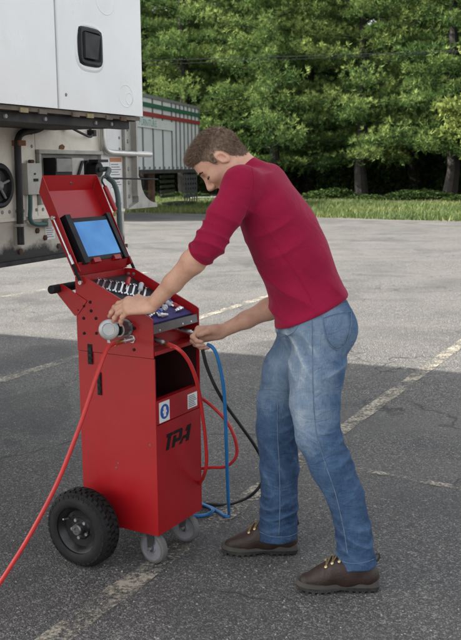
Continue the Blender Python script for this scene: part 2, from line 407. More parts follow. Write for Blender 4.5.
def make_pine(name, seed, h, rad, base, dens=1.0, mat='pine_needles', broad=False):
    global rng
    rng = np.random.default_rng(seed); rnd = random.Random(seed)
    root = bpy.data.objects.new(name, None); COL.objects.link(root)
    bm = bmesh.new()
    path = [Vector((mnoise.noise(Vector((i*0.4, seed, 0)))*0.25*(i > 0), mnoise.noise(Vector((i*0.4, seed, 5)))*0.25*(i > 0), -0.1 + (h-0.4)*i/12)) for i in range(13)]
    tube(bm, path, [0.028*h*(1-i/12.5)**0.8*0.62 + (0.05 if i == 0 else 0) for i in range(13)], n=10)
    pts, dirs, sizes, tones = [], [], [], []
    z = base
    while z < h-0.3:
        f = (z-base)/(h-base)
        L = rad*((1-f)**0.72)*(0.62+0.38*min(1, f*5+0.5))
        nb = rnd.randint(4, 6)
        a0 = rnd.random()*6.28
        for b in range(nb):
            a = a0 + b*6.283/nb + rnd.uniform(-.35, .35); l = L*rnd.uniform(0.55, 1.2)
            tilt = rnd.uniform(-0.18, 0.10) + 0.45*f
            o = Vector((0, 0, z + rnd.uniform(-.25, .25))); bd = Vector((math.cos(a), math.sin(a), tilt))
            side = Vector((-math.sin(a), math.cos(a), 0)); droop = rnd.uniform(0.02, 0.10)
            bp = [o + bd*(l*t) - Vector((0, 0, droop*l*(t*t) - 0.16*l*max(0, t-0.6)**2*3)) for t in (0, .25, .5, .75, 1)]
            tube(bm, bp, [0.035*l/4+0.014, 0.028*l/4+0.010, 0.018*l/4+0.007, 0.012*l/4+0.004, 0.003], n=4, caps=False)
            ncl = max(3, int(2.5 + 1.9*l)); tn0 = rnd.random()
            for q in range(ncl):
                t = min(1.04, 0.13 + 0.89*(q+rnd.random()*0.9)/ncl)
                i = min(3, int(t*4)); u = min(t*4-i, 1.15); p = bp[i].lerp(bp[i+1], u)
                wd = 0.26*l*(1.15-t)**0.5*min(1.0, t*1.7); sd0 = rnd.uniform(-1, 1) if q < ncl-1 else 0
                cp_ = p + side*(wd*sd0) + Vector((0, 0, 0.05)); cr_ = (0.34 + 0.07*l)*rnd.uniform(0.65, 1.3); tq = rnd.random()
                for m_ in range(int(dens*rnd.randint(9, 14))):
                    e = Vector((rnd.gauss(0, .5), rnd.gauss(0, .5), rnd.gauss(0.1, .5))); 
                    pts.append(cp_ + Vector((e.x*cr_, e.y*cr_, e.z*cr_*0.62))); dd = bd*0.30 + side*sd0*0.3 + Vector((e.x*.5, e.y*.5, 0.55)); dirs.append(dd.normalized())
                    sizes.append(rnd.uniform(0.15, 0.28)); tones.append(min(1, max(0, 0.28*tn0 + 0.25*tq + 0.17*rnd.random() + 0.22*t + 0.22*e.z)))  # young tips lighter; clump tops also brightened, light put into the colour
        z += rnd.uniform(0.58, 1.0)*(1.0 if not broad else 0.8)
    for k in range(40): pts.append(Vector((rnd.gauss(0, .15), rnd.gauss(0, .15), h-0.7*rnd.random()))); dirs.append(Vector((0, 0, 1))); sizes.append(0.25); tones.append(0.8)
    tk = bm_obj('trunk', bm, 'bark', root, smooth=True)
    C = np.array([tuple(p) for p in pts]); D = np.array([tuple(d) for d in dirs])
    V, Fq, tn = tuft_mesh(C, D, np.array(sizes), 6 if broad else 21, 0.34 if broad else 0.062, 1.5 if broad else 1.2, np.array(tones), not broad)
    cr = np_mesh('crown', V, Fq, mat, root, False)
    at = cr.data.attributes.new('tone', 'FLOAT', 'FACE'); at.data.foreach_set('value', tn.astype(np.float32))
    return root
def copy_tree(o, parent=None):
    c = o.copy(); COL.objects.link(c); c.parent = parent
    for ch in list(o.children): copy_tree(ch, c)
    return c
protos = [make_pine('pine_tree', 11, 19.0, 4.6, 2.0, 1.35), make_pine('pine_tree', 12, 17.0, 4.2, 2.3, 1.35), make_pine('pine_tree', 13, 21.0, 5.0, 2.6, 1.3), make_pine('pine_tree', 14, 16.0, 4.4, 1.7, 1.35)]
used = [False]*4
def place_pine(i, x, y, rz, s, label, group):
    o = protos[i] if not used[i] else copy_tree(protos[i]); used[i] = True
    o.location = (x, y, -0.03); o.rotation_euler = (0, 0, rz); o.scale = (s, s, s)
    o['label'] = label; o['category'] = 'tree'; o['group'] = group
FRONT = [(0, -13.0, 57.0, 0.3, 0.95, 'pine at the left end of the row, over the far trailer roof'),
         (1, -7.6, 53.8, 1.9, 1.02, 'dense pine rising directly behind the striped far trailer'),
         (2, -2.5, 51.6, 4.1, 0.95, 'tall pine right above the bent man\'s head'),
         (3, 2.3, 48.0, 2.2, 1.05, 'full pine with low boughs just right of the man\'s head'),
         (0, 6.8, 46.6, 5.2, 1.0, 'pine above the man\'s back with a bare lower trunk'),
         (1, 10.6, 43.8, 0.9, 1.08, 'bushy pine near the right border with bright boughs'),
         (2, 15.0, 42.0, 3.0, 1.0, 'pine at the right border, cut by the frame')]
for i, x, y, rz, s, lab in FRONT: place_pine(i, x, y, rz, s, lab, 'front row of pines')
k = 0
for yy, xs in ((57.5, (-16, -10.5, -5, 0.3, 5, 9.6, 14.5, 19.5)), (65, (-18, -12, -7, -2, 3.2, 8, 13, 18, 22)), (74, (-21, -15, -9, -3.5, 2, 7, 12, 17.5, 23)), (83, (-20, -14, -8.5, -3, 2.5, 8, 13.5, 19, 24)), (92, (-17, -11, -5, 0, 5.5, 11, 16, 22))):
    for x in xs:
        place_pine(k % 4, x + random.uniform(-1, 1), yy - 0.5*x + random.uniform(-1.5, 1.5), random.uniform(0, 6.28), random.uniform(1.0, 1.22), 'dark pine deeper in the wood behind the front row', 'pines deeper in the wood'); k += 1
bt = make_pine('broadleaf_tree', 31, 11.0, 3.3, 2.2, 1.9, 'broad_leaves', True)
bt.location = (12.3, 38.8, -0.03); tag(bt, 'yellow-green leafy tree at the right border in front of the pines', 'tree')

# low bushes along the foot of the wood
def make_shrub(name, seed, r, h, n):
    global rng
    rng = np.random.default_rng(seed)
    root = bpy.data.objects.new(name, None); COL.objects.link(root)
    th = rng.uniform(0, 6.28, n); rr = r*np.sqrt(rng.uniform(0, 1, n)); zz = h*rng.uniform(0.05, 1, n)*(1-0.6*(rr/r)**2)
    C = np.stack([rr*np.cos(th), rr*np.sin(th)*0.8, zz], 1); D = np.stack([np.cos(th)*0.4, np.sin(th)*0.4, np.ones(n)], 1)
    V, Fq, tn = tuft_mesh(C, D, rng.uniform(0.12, 0.26, n), 5, 0.3, 1.3)
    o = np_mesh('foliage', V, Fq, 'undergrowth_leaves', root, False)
    at = o.data.attributes.new('tone', 'FLOAT', 'FACE'); at.data.foreach_set('value', tn.astype(np.float32))
    bm = bmesh.new(); rnd = random.Random(seed)
    for q in range(7):
        a = rnd.random()*6.28; tube(bm, [Vector((0, 0, 0)), Vector((math.cos(a)*r*.25, math.sin(a)*r*.25, h*.4)), Vector((math.cos(a)*r*.6, math.sin(a)*r*.6, h*.75))], [.025, .015, .006], n=5)
    bm_obj('stem', bm, 'bark', root)
    return root
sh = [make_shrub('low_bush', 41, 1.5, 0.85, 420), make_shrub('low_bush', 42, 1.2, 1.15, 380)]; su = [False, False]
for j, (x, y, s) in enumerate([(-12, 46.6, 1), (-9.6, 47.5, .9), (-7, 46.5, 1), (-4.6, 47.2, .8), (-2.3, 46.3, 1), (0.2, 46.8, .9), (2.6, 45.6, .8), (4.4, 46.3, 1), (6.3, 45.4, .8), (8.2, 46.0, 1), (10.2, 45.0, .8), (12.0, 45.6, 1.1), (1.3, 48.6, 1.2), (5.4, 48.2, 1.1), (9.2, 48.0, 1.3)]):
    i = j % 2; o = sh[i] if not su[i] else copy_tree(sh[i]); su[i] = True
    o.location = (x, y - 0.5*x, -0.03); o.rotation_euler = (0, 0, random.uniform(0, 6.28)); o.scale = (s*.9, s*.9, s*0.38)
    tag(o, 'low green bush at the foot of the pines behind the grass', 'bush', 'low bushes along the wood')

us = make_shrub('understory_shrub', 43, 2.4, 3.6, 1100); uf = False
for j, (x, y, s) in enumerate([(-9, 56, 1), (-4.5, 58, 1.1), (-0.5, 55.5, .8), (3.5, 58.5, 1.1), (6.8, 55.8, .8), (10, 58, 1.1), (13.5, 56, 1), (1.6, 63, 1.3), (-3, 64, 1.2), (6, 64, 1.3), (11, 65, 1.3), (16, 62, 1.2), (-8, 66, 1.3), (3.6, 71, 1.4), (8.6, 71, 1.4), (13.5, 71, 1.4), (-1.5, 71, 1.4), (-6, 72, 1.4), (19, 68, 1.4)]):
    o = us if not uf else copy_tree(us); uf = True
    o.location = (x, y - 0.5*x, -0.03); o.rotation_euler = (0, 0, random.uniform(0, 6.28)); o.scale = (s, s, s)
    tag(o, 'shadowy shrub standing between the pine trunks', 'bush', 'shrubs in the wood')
# rising ground deeper in the wood
hv, hf = [], []
for i in range(31):
    for j in range(6): hv.append((-75+5*i, 82+8*j, -0.05+1.1*j*(1+0.25*mnoise.noise(Vector((i*.4, j*.5, 0))))))
for i in range(30):
    for j in range(5): hf.append((i*6+j, (i+1)*6+j, (i+1)*6+j+1, i*6+j+1))
struct(mesh_obj('hill', hv, hf, 'forest_floor', smooth=True))
# overhead wires
pmat('wire', (0.045, 0.047, 0.05), 0.9, var=0.05, spec=0.0)
for lab, z0, z1, r in (('upper of the two overhead wires crossing in front of the pines', 5.60, 5.88, 0.013), ('lower of the two overhead wires crossing in front of the pines', 5.45, 5.82, 0.011)):
    P = [Vector((-45+3*i, 34.0 + 2.0, z0 + (z1-z0)*(i*3-45+3.6)/12.8 + 0.00042*((i*3-45)-2.8)**2)) for i in range(31)]
    tag(part('overhead_wire', lambda bm: tube(bm, P, r, n=6), 'wire', None), lab, 'wire', 'overhead wires')

# ---- far trailer
pmat('far_trailer_skin', (0.62, 0.63, 0.64), 0.45, metal=0.0, var=0.05, vscale=2, dirt=(0.40, 0.38, 0.34), dirt_amt=0.35, dscale=0.8)
pmat('far_post', (0.16, 0.16, 0.165), 0.5, var=0.2)
pmat('stripe_green', (0.012, 0.09, 0.055), 0.6); pmat('stripe_red', (0.24, 0.022, 0.028), 0.6); pmat('letter_green', (0.05, 0.20, 0.15), 0.5)
pmat('rusty_steel', (0.10, 0.055, 0.035), 0.9, var=0.4, vscale=10); pmat('underframe_black', (0.025, 0.025, 0.026), 0.8, var=0.3, dirt=(0.11, 0.095, 0.08), dirt_amt=0.6)
pmat('galvanised', (0.09, 0.09, 0.095), 0.5, metal=0.4, var=0.2)
fd = Vector((1.57, 6.6, 0)).normalized(); fo = Vector((-2.99, 32.0, 0))
ft = thing('box_trailer', 'corrugated white box trailer with green and red roof stripes parked by the trees', 'trailer', fo, math.atan2(fd.y, fd.x))
X0, X1, Z0, Z1 = -6.2, 7.4, 1.33, 4.02
box('side_wall', X0, X1, 0.0, 2.5, Z0+0.12, Z1-0.02, 'far_trailer_skin', ft, 0.01)
box('roof_rail', X0-0.02, X1+0.02, -0.05, 2.55, Z1-0.06, Z1+0.05, 'far_post', ft, 0.01)
box('bottom_rail', X0-0.02, X1+0.02, -0.05, 2.55, Z0, Z0+0.14, 'underframe_black', ft, 0.01)
x = X0+0.3
while x < X1:
    if not (Z0 < 0): box('side_post', x-0.035, x+0.035, -0.04, 0.0, Z0+0.141, Z1-0.061, 'far_post', ft, 0.006, 1)
    x += 1.16 if x < 2.9 else 0.56
box('stripe', X0, X1, -0.052, -0.041, 3.64, 3.79, 'stripe_green', ft, 0); box('stripe', X0, X1, -0.052, -0.041, 3.32, 3.47, 'stripe_red', ft, 0)
box('name_board', -3.2, 3.4, -0.055, -0.041, 2.92, 3.24, 'far_trailer_skin', ft, 0.002, 1)
xx = -1.35
for ch in 'EES FURNITURE':
    if ch != ' ': text_mesh('letter', ch, 0.34, 'letter_green', ft, (xx, -0.057, 3.08), (R(90), 0, 0), 0.001)
    xx += 0.15 if ch in 'I ' else 0.235
for j in range(23):
    o = part('rivet_head', lambda bm: cyl(bm, (X0+0.4+0.58*j, -0.02, Z0+0.2), (X0+0.4+0.58*j, -0.055, Z0+0.2), 0.05, 0.04, 8), 'far_post', ft)
for yy in (0.25, 2.0):
    box('landing_leg', 1.75, 1.95, yy, yy+0.2, 0.12, Z0, 'rusty_steel', ft, 0.01); box('landing_foot', 1.6, 2.1, yy-0.08, yy+0.28, -0.03, 0.12, 'rusty_steel', ft, 0.01)
part('brace', lambda bm: (cyl(bm, (1.85, 0.35, 0.35), (0.4, 1.2, Z0), 0.045, n=8), cyl(bm, (1.85, 2.1, 0.35), (0.4, 1.2, Z0), 0.045, n=8), cyl(bm, (1.85, 0.35, .6), (1.85, 2.1, .6), 0.045, n=8)), 'underframe_black', ft)
for xx in (-4.6, -3.4):
    for yy in (0.1, 1.85):
        def tyre(bm, xx=xx, yy=yy): lathe(bm, (xx, yy, 0.48), (0, 1, 0), [(0, 0.0), (0.0, 0.28), (0.02, 0.3), (0, 0.34), (0.02, 0.48), (0.06, 0.51), (0.48, 0.51), (0.54, 0.46), (0.54, 0.0)], 28)
        part('wheel', tyre, 'underframe_black', ft)
box('underride_beam', -5.0, -3.0, 0.7, 1.8, 0.85, Z0, 'underframe_black', ft, 0.01)
# slatted steel crate standing under its front end
cr = thing('steel_crate', 'grey slatted steel crate under the front of the far trailer', 'crate', fo + fd*4.6 + Vector((0.1, 0.0, 0)), math.atan2(fd.y, fd.x))
for j in range(5): box('slat', 0, 1.9, 0.0, 0.04, 0.32+0.2*j, 0.43+0.2*j, 'galvanised', cr, 0.004, 1)
for j in range(6): box('upright', 0.02+0.36*j, 0.08+0.36*j, -0.035, -0.001, 0.1, 1.27, 'galvanised', cr, 0.004, 1)
for j in range(5): box('slat', 0, 1.9, 0.96, 1.0, 0.32+0.2*j, 0.43+0.2*j, 'galvanised', cr, 0.004, 1)
box('crate_floor', 0, 1.9, 0.041, 0.959, 0.1, 0.14, 'underframe_black', cr, 0.004, 1)
for xx in (0.1, 1.7): box('foot', xx, xx+0.12, 0.05, 0.95, -0.03, 0.099, 'underframe_black', cr, 0.005)
# flat slab lying in the grass
pmat('concrete', (0.26, 0.255, 0.24), 0.9, var=0.2, bump=0.4)
sl = G(207, 199.5)
bm = bmesh.new(); bx(bm, -0.75, 0.75, -0.35, 0.35, -0.03, 0.12); o = bm_obj('concrete_slab', bm, 'concrete', None, smooth=True, bevel=0.03)
o.location = (sl.x, sl.y, 0); o.rotation_euler = (0, 0, 0.2); tag(o, 'pale flat slab lying in the grass beside the far trailer', 'slab')

# ================================================================== NEAR TRAILER
pmat('trailer_white', (0.74, 0.74, 0.73), 0.32, var=0.03, vscale=2, dirt=(0.50, 0.47, 0.41), dirt_amt=0.25, dscale=2.2, coat=0.3)
pmat('wall_cream', (0.80, 0.75, 0.64), 0.5, var=0.08, vscale=4, dirt=(0.36, 0.29, 0.20), dirt_amt=0.5, dscale=3.5, bump=0.15, bscale=60)
pmat('wall_white', (0.70, 0.70, 0.68), 0.42, var=0.05, vscale=4, dirt=(0.36, 0.31, 0.24), dirt_amt=0.45, dscale=4)
pmat('dirty_grey', (0.28, 0.27, 0.25), 0.6, var=0.2, vscale=8, dirt=(0.09, 0.075, 0.06), dirt_amt=0.7, dscale=6)
pmat('box_grey', (0.46, 0.45, 0.41), 0.5, var=0.08, dirt=(0.20, 0.16, 0.12), dirt_amt=0.5, dscale=9)
pmat('black_plastic', (0.012, 0.012, 0.013), 0.5, var=0.25, dirt=(0.04, 0.038, 0.036), dirt_amt=0.35, dscale=12, bump=0.2, bscale=300, spec=0.25)
pmat('black_hose', (0.012, 0.012, 0.0125), 0.6, var=0.3, dirt=(0.06, 0.055, 0.05), dirt_amt=0.4, dscale=9)
pmat('brown_rail', (0.16, 0.13, 0.10), 0.8, var=0.35, dirt=(0.035, 0.03, 0.026), dirt_amt=0.8, dscale=7)
pmat('aluminium', (0.62, 0.61, 0.58), 0.38, metal=0.75, var=0.1, dirt=(0.30, 0.27, 0.22), dirt_amt=0.5, dscale=8)
pmat('post_grey', (0.40, 0.39, 0.35), 0.6, var=0.15, dirt=(0.16, 0.13, 0.10), dirt_amt=0.6, dscale=7)
pmat('sticker_white', (0.74, 0.73, 0.70), 0.5, var=0.05); pmat('sticker_orange', (0.48, 0.16, 0.05), 0.5, var=0.1); pmat('print_grey', (0.22, 0.22, 0.23), 0.6); pmat('green_line', (0.05, 0.12, 0.11), 0.5)
pmat('yellow_tag', (0.26, 0.21, 0.09), 0.6, var=0.3, vscale=20); pmat('rust_patch', (0.20, 0.09, 0.04), 0.9, var=0.4)
def grease_mat():
    t = NT('greasy_lower_panel'); c = t.coord(); sp = t.node('SeparateXYZ'); t.link(c, sp.inputs[0])
    n1 = t.noise(c, 6, 6, 0.65)
    cc = t.ramp(t.noise(c, 5, 6, 0.65), [(0.3, (0.42, 0.39, 0.32)), (0.7, (0.62, 0.585, 0.49))])
    h = t.math('ADD', t.math('SUBTRACT', sp.outputs[2], 1.148), t.math('MULTIPLY', t.math('SUBTRACT', n1, 0.5), 0.17))
    m = t.ramp(h, [(0.0, 1.0), (0.035, 0.0)])
    cc = t.mix(m, cc, (0.018, 0.016, 0.015)); t.set(Base_Color=cc, Roughness=0.6)
    t.bump(t.noise(c, 50, 4), 0.3, 0.004)
grease_mat()
TW = Vector((-0.963, 3.76, 0))
tr = thing('refrigerated_trailer', 'white refrigerated trailer front with cooling unit, pipes and grimy lower wall at left', 'trailer', TW, R(90-24.5))
TZ = 4.1
# box body and running gear behind the front wall
box('cargo_box', -1.645, 0.985, 0.02, 13.4, 1.16, TZ, 'wall_white', tr, 0.0)
box('frame_rail', -0.9, 0.3, 0.3, 12.8, 0.92, 1.159, 'underframe_black', tr, 0.0)
for tt in (-1.25, 0.45): box('landing_leg', tt, tt+0.16, 2.6, 2.76, 0.02, 1.159, 'dirty_grey', tr, 0.01); 
for tt in (-1.25, 0.45): box('landing_foot', tt-0.08, tt+0.24, 2.5, 2.86, 0.0, 0.019, 'dirty_grey', tr, 0.004)
for yy in (10.6, 11.9):
    for tt in (-1.6, 0.42):
        part('wheel', lambda bm: lathe(bm, (tt, yy, 0.51), (1, 0, 0), [(0, 0), (0, 0.28), (0.03, 0.30), (0.0, 0.36), (0.02, 0.48), (0.06, 0.51), (0.46, 0.51), (0.52, 0.46), (0.52, 0)], 32), 'underframe_black', tr)
# front wall sheets
def sheet(name, t0, t1, z0, z1, mat, y0=-0.012, y1=0.018, bev=0.002): return box(name, t0, t1, y0, y1, z0, z1, mat, tr, bev, 1)
sheet('wall_panel', -1.645, 0.257, 1.291, TZ, 'wall_cream'); sheet('wall_panel', 0.261, 0.783, 1.587, TZ, 'wall_cream'); sheet('wall_panel', 0.787, 0.985, 1.291, TZ, 'wall_white')
sheet('wall_panel', 0.261, 0.783, 1.291, 1.346, 'wall_cream')
sheet('lower_panel', -1.645, -0.502, 1.12, 1.286, 'greasy_lower_panel'); sheet('lower_panel', -0.498, 0.46, 1.12, 1.286, 'greasy_lower_panel'); sheet('lower_panel', 0.464, 0.985, 1.12, 1.286, 'greasy_lower_panel')
sheet('seam_rail', -1.645, 0.985, 1.286, 1.300, 'wall_cream', -0.020, -0.0125, 0.002)
sheet('base_lip', -1.645, 0.985, 1.10, 1.119, 'underframe_black', -0.03, 0.02, 0.003)
# rivets
def rivets(bm):
    for i in range(34): lathe(bm, (-0.55+0.047*i, -0.012, 1.326), (0, -1, 0), [(0, 0.0085), (0.003, 0.007), (0.005, 0)], 8)
    for t0 in (0.235, 0.81, 0.96):
        for i in range(9): lathe(bm, (t0, -0.012, 1.60+0.055*i), (0, -1, 0), [(0, 0.008), (0.003, 0.0065), (0.0045, 0)], 8)
tag(part('rivets', rivets, 'dirty_grey', tr), kind='stuff')
for i, (tt, zz) in enumerate([(0.30, 1.20), (0.245, 1.235), (0.40, 1.155), (0.12, 1.155), (0.44, 1.245)]):
    part('bolt', lambda bm: lathe(bm, (tt, -0.012, zz), (0, -1, 0), [(0, 0.013), (0.007, 0.013), (0.009, 0.008), (0.009, 0)], 6), 'rusty_steel', tr)
# recessed connection panel
box('connection_plate', 0.262, 0.782, 0.004, 0.012, 1.348, 1.585, 'dirty_grey', tr, 0.0)
sheet('plate_rim', 0.262, 0.782, 1.570, 1.586, 'post_grey', -0.03, -0.0125, 0.002); sheet('plate_rim', 0.262, 0.276, 1.348, 1.568, 'post_grey', -0.03, 0.0, 0.002)
box('junction_box', 0.335, 0.46, -0.06, 0.003, 1.43, 1.552, 'black_plastic', tr, 0.006)
box('junction_lid', 0.34, 0.455, -0.066, -0.061, 1.49, 1.548, 'dirty_grey', tr, 0.002)
part('junction_cover', lambda bm: prism(bm, [(0.480, -0.002, 1.44), (0.575, -0.002, 1.44), (0.575, -0.002, 1.555), (0.480, -0.002, 1.555)], (-0.01, -0.055, -0.004)), 'box_grey', tr, bevel=0.004)
part('cover_strap', lambda bm: prism(bm, [(0.485, -0.062, 1.45), (0.50, -0.062, 1.45), (0.555, -0.062, 1.54), (0.54, -0.062, 1.54)], (0, -0.006, 0)), 'black_plastic', tr)
part('seven_way_socket', lambda bm: (lathe(bm, (0.655, 0.0, 1.497), (0, -1, 0), [(0, 0.045), (0.03, 0.045), (0.032, 0.036), (0.085, 0.034), (0.085, 0)], 24), bx(bm, 0.62, 0.71, -0.10, -0.05, 1.532, 1.545)), 'black_plastic', tr)
part('plate_lever', lambda bm: tube(bm, catmull([(0.36, -0.01, 1.44), (0.36, -0.05, 1.44), (0.40, -0.06, 1.40), (0.40, -0.06, 1.37)], 4), 0.008, 8), 'black_plastic', tr)
# grey control box with label and conduit
cb = box('control_box', 0.160, 0.262, -0.04, -0.0121, 1.395, 1.528, 'box_grey', tr, 0.004)
def cbl(bm): bx(bm, 0.20, 0.23, -0.0435, -0.0405, 1.450, 1.462); bx(bm, 0.206, 0.214, -0.0435, -0.0405, 1.478, 1.486)
part('switch', cbl, 'black_plastic', cb)
part('box_hinge', lambda bm: cyl(bm, (0.19, -0.03, 1.535), (0.215, -0.03, 1.535), 0.008, n=10), 'rusty_steel', cb)
part('green_conduit', lambda bm: tube(bm, catmull([(0.185, -0.03, 1.394), (0.182, -0.03, 1.34), (0.175, -0.032, 1.29), (0.205, -0.034, 1.268), (0.29, -0.034, 1.263), (0.37, -0.034, 1.272), (0.43, -0.03, 1.285)], 6), 0.010, 10), 'green_line', tr)
part('conduit_clamp', lambda bm: (bx(bm, 0.285, 0.345, -0.046, -0.021, 1.250, 1.283),), 'post_grey', tr, bevel=0.003)
# big black drain pipe with bracket
part('drain_pipe', lambda bm: tube(bm, catmull([(0.31, -0.06, 1.735), (0.295, -0.06, 1.705), (0.24, -0.045, 1.672), (0.145, -0.038, 1.655), (0.112, -0.035, 1.625), (0.110, -0.032, 1.56), (0.108, -0.032, 1.4), (0.104, -0.032, 1.25), (0.103, -0.032, 1.185)], 7), 0.0150, 14), 'black_hose', tr)
part('pipe_bracket', lambda bm: bx(bm, 0.098, 0.142, -0.052, -0.013, 1.600, 1.622), 'rust_patch', tr, bevel=0.002); part('pipe_bracket', lambda bm: bx(bm, 0.085, 0.122, -0.050, -0.013, 1.262, 1.274), 'post_grey', tr, bevel=0.002)
# round black blower with hub and spokes
bw = part('blower', lambda bm: lathe(bm, (-0.02, -0.013, 1.437), (0, -1, 0), [(0, 0.092), (0.022, 0.092), (0.028, 0.084), (0.026, 0.072), (0.010, 0.066), (0.010, 0.0)], 36), 'black_plastic', tr)
part('hub', lambda bm: lathe(bm, (-0.02, -0.022, 1.437), (0, -1, 0), [(0, 0.020), (0.018, 0.018), (0.024, 0.010), (0.024, 0)], 16), 'dirty_grey', bw)
for k in range(5):
    a = k*2*math.pi/5+0.3; part('spoke', lambda bm: cyl(bm, (-0.02+0.018*math.cos(a), -0.030, 1.437+0.018*math.sin(a)), (-0.02+0.068*math.cos(a), -0.030, 1.437+0.064*math.sin(a)), 0.0055, n=8), 'dirty_grey', bw)
# small hanging wire with connectors
part('hanging_wire', lambda bm: tube(bm, catmull([(0.485, -0.03, 1.700), (0.50, -0.05, 1.682), (0.56, -0.06, 1.662), (0.63, -0.055, 1.650), (0.675, -0.04, 1.665), (0.682, -0.02, 1.69)], 6), 0.0055, 8), 'black_hose', tr)
for tt, zz in ((0.485, 1.692), (0.682, 1.668)): box('wire_plug', tt-0.011, tt+0.011, -0.05, -0.0125, zz-0.014, zz+0.016, 'black_plastic', tr, 0.003)
part('rust_spot', lambda bm: prism(bm, [(0.435, -0.0122, 1.592), (0.47, -0.0122, 1.590), (0.478, -0.0122, 1.604), (0.46, -0.0122, 1.613), (0.44, -0.0122, 1.607)], (0, -0.004, 0)), 'rust_patch', tr)
# bent guard tube and corner post with its flared foot
part('guard_tube', lambda bm: tube(bm, catmull([(0.775, -0.035, 1.76), (0.775, -0.035, 1.68), (0.778, -0.035, 1.63), (0.79, -0.035, 1.595), (0.825, -0.035, 1.582), (0.92, -0.035, 1.578), (1.235, -0.035, 1.574)], 6), 0.015, 12), 'aluminium', tr)
cp = part('corner_post', lambda bm: (bx(bm, 0.987, 1.005, -0.03, 0.10, 1.30, TZ), bx(bm, 1.0051, 1.075, -0.012, 0.0, 1.30, TZ), bx(bm, 1.0751, 1.09, -0.045, 0.10, 1.36, TZ)), 'post_grey', tr)
for zz in (1.36, 1.43, 1.50, 1.64, 1.70, 1.76): part('post_bolt', lambda bm: lathe(bm, (1.04, -0.012, zz), (0, -1, 0), [(0, 0.010), (0.006, 0.009), (0.008, 0)], 8), 'dirty_grey', cp)
def foot(bm):
    pr = [(1.091, 1.47)] + [(1.091+0.03+0.16*(1-math.cos(a)), 1.47-0.03-0.12*math.sin(a)) for a in [k*math.pi/16 for k in range(0, 9)]] + [(1.29, 1.315), (1.29, 1.296), (0.99, 1.296), (0.99, 1.299), (1.091, 1.33)]
    prism(bm, [(t_, -0.04, z_) for t_, z_ in pr], (0, 0.11, 0))
part('post_foot', foot, 'post_grey', tr)
# stickers on the wall
st = box('warning_sticker', 0.862, 0.975, -0.0136, -0.0121, 1.385, 1.558, 'sticker_white', tr, 0.0)
box('sticker_header', 0.864, 0.973, -0.0146, -0.0137, 1.535, 1.555, 'sticker_orange', st, 0.0)
def prt(bm):
    for k in range(10):
        if k != 5: bx(bm, 0.872, 0.94+0.025*((k*7) % 3)/2, -0.0146, -0.0138, 1.52-0.0125*k, 1.5245-0.0125*k)
tag(part('print_lines', prt, 'print_grey', st, False), kind='stuff')
s2 = box('spec_sticker', 0.305, 0.378, -0.0136, -0.0121, 1.19, 1.253, 'sticker_white', tr, 0.0)
def prt2(bm):
    for k in range(5): bx(bm, 0.312, 0.355+0.012*((k*5) % 3)/2, -0.0146, -0.0138, 1.238-0.0095*k, 1.2415-0.0095*k)
tag(part('print_lines', prt2, 'print_grey', s2, False), kind='stuff')

# refrigeration unit: door panels on a dark carcass
RY = -0.45
box('unit_carcass', -1.08, 0.425, RY+0.03, -0.0125, 1.70, 3.9, 'black_plastic', tr, 0.0)
def door(bm, t0, t1, z0, z1, rb, yf):
    # curved-edge pressed door: rounded profile across the width
    prof = []
    for s, tt in ((0, t0), (1, t1)):
        for k in range(7):
            a = k*math.pi/12; r = rb[s]
            o = r*(1-math.sin(a)); i = r*(1-math.cos(a))
            prof.append((s, tt + (o if s == 0 else -o), yf + (r - r*math.cos(math.pi/2-a) if False else i)))
    # left edge runs side -> face, right edge face -> side
    L = [(p[1], p[2]) for p in prof if p[0] == 0]; Rr = [(p[1], p[2]) for p in prof if p[0] == 1]
    Ls = sorted(L, key=lambda q: -q[1]); Rs = sorted(Rr, key=lambda q: q[1])
    poly = [(t0, yf+0.06)] + Ls + Rs + [(t1, yf+0.06)]
    prism(bm, [(x, y, z0) for x, y in poly], (0, 0, z1-z0))
def dpanel(name, t0, t1, rl, rr):
    bm = bmesh.new(); door(bm, t0, t1, 1.722, 3.95, (rl, rr), RY); return bm_obj(name, bm, 'trailer_white', tr, smooth=True, bevel=0.006, seg=2, angle=50)
dpanel('unit_panel', -1.10, -0.180, 0.03, 0.008); dr_ = dpanel('unit_door', -0.172, 0.464, 0.008, 0.03)
def ring(bm, c, rx, rz, w, y, n=40, d=0.004, pw=3.2):
    pts = []
    for k in range(n):
        a = 2*math.pi*k/n; ca, sa = math.cos(a), math.sin(a); q = (abs(ca)**pw + abs(sa)**pw)**(-1/pw)
        pts.append((c[0]+rx*q*ca, c[1]+rz*q*sa, ca*q, sa*q))
    A = [bm.verts.new((p[0]+w*p[2], y, p[1]+w*p[3])) for p in pts]; B = [bm.verts.new((p[0]+w*.35*p[2], y-d, p[1]+w*.35*p[3])) for p in pts]
    C = [bm.verts.new((p[0]-w*.35*p[2], y-d, p[1]-w*.35*p[3])) for p in pts]; D = [bm.verts.new((p[0]-w*p[2], y, p[1]-w*p[3])) for p in pts]
    for X, Y in ((A, B), (B, C), (C, D)):
        for k in range(n): bm.faces.new((X[k], X[(k+1) % n], Y[(k+1) % n], Y[k]))
part('pressed_rim', lambda bm: ring(bm, (0.042, 1.964), 0.094, 0.082, 0.012, RY+0.0005), 'trailer_white', dr_)
part('round_boss', lambda bm: (ring(bm, (0.305, 1.80), 0.055, 0.045, 0.006, RY+0.0005, pw=2, d=0.0012), ring(bm, (0.33, 1.79), 0.028, 0.024, 0.005, RY+0.0005, pw=2, d=0.0012)), 'trailer_white', dr_)
part('round_boss', lambda bm: ring(bm, (0.165, 2.165), 0.07, 0.06, 0.006, RY+0.0005, pw=2, d=0.0012), 'trailer_white', dr_)
hd = part('latch_frame', lambda bm: ring(bm, (0.040, 1.966), 0.070, 0.060, 0.014, RY-0.0005, d=0.012, pw=9), 'black_plastic', dr_)
hb = thing  # noqa
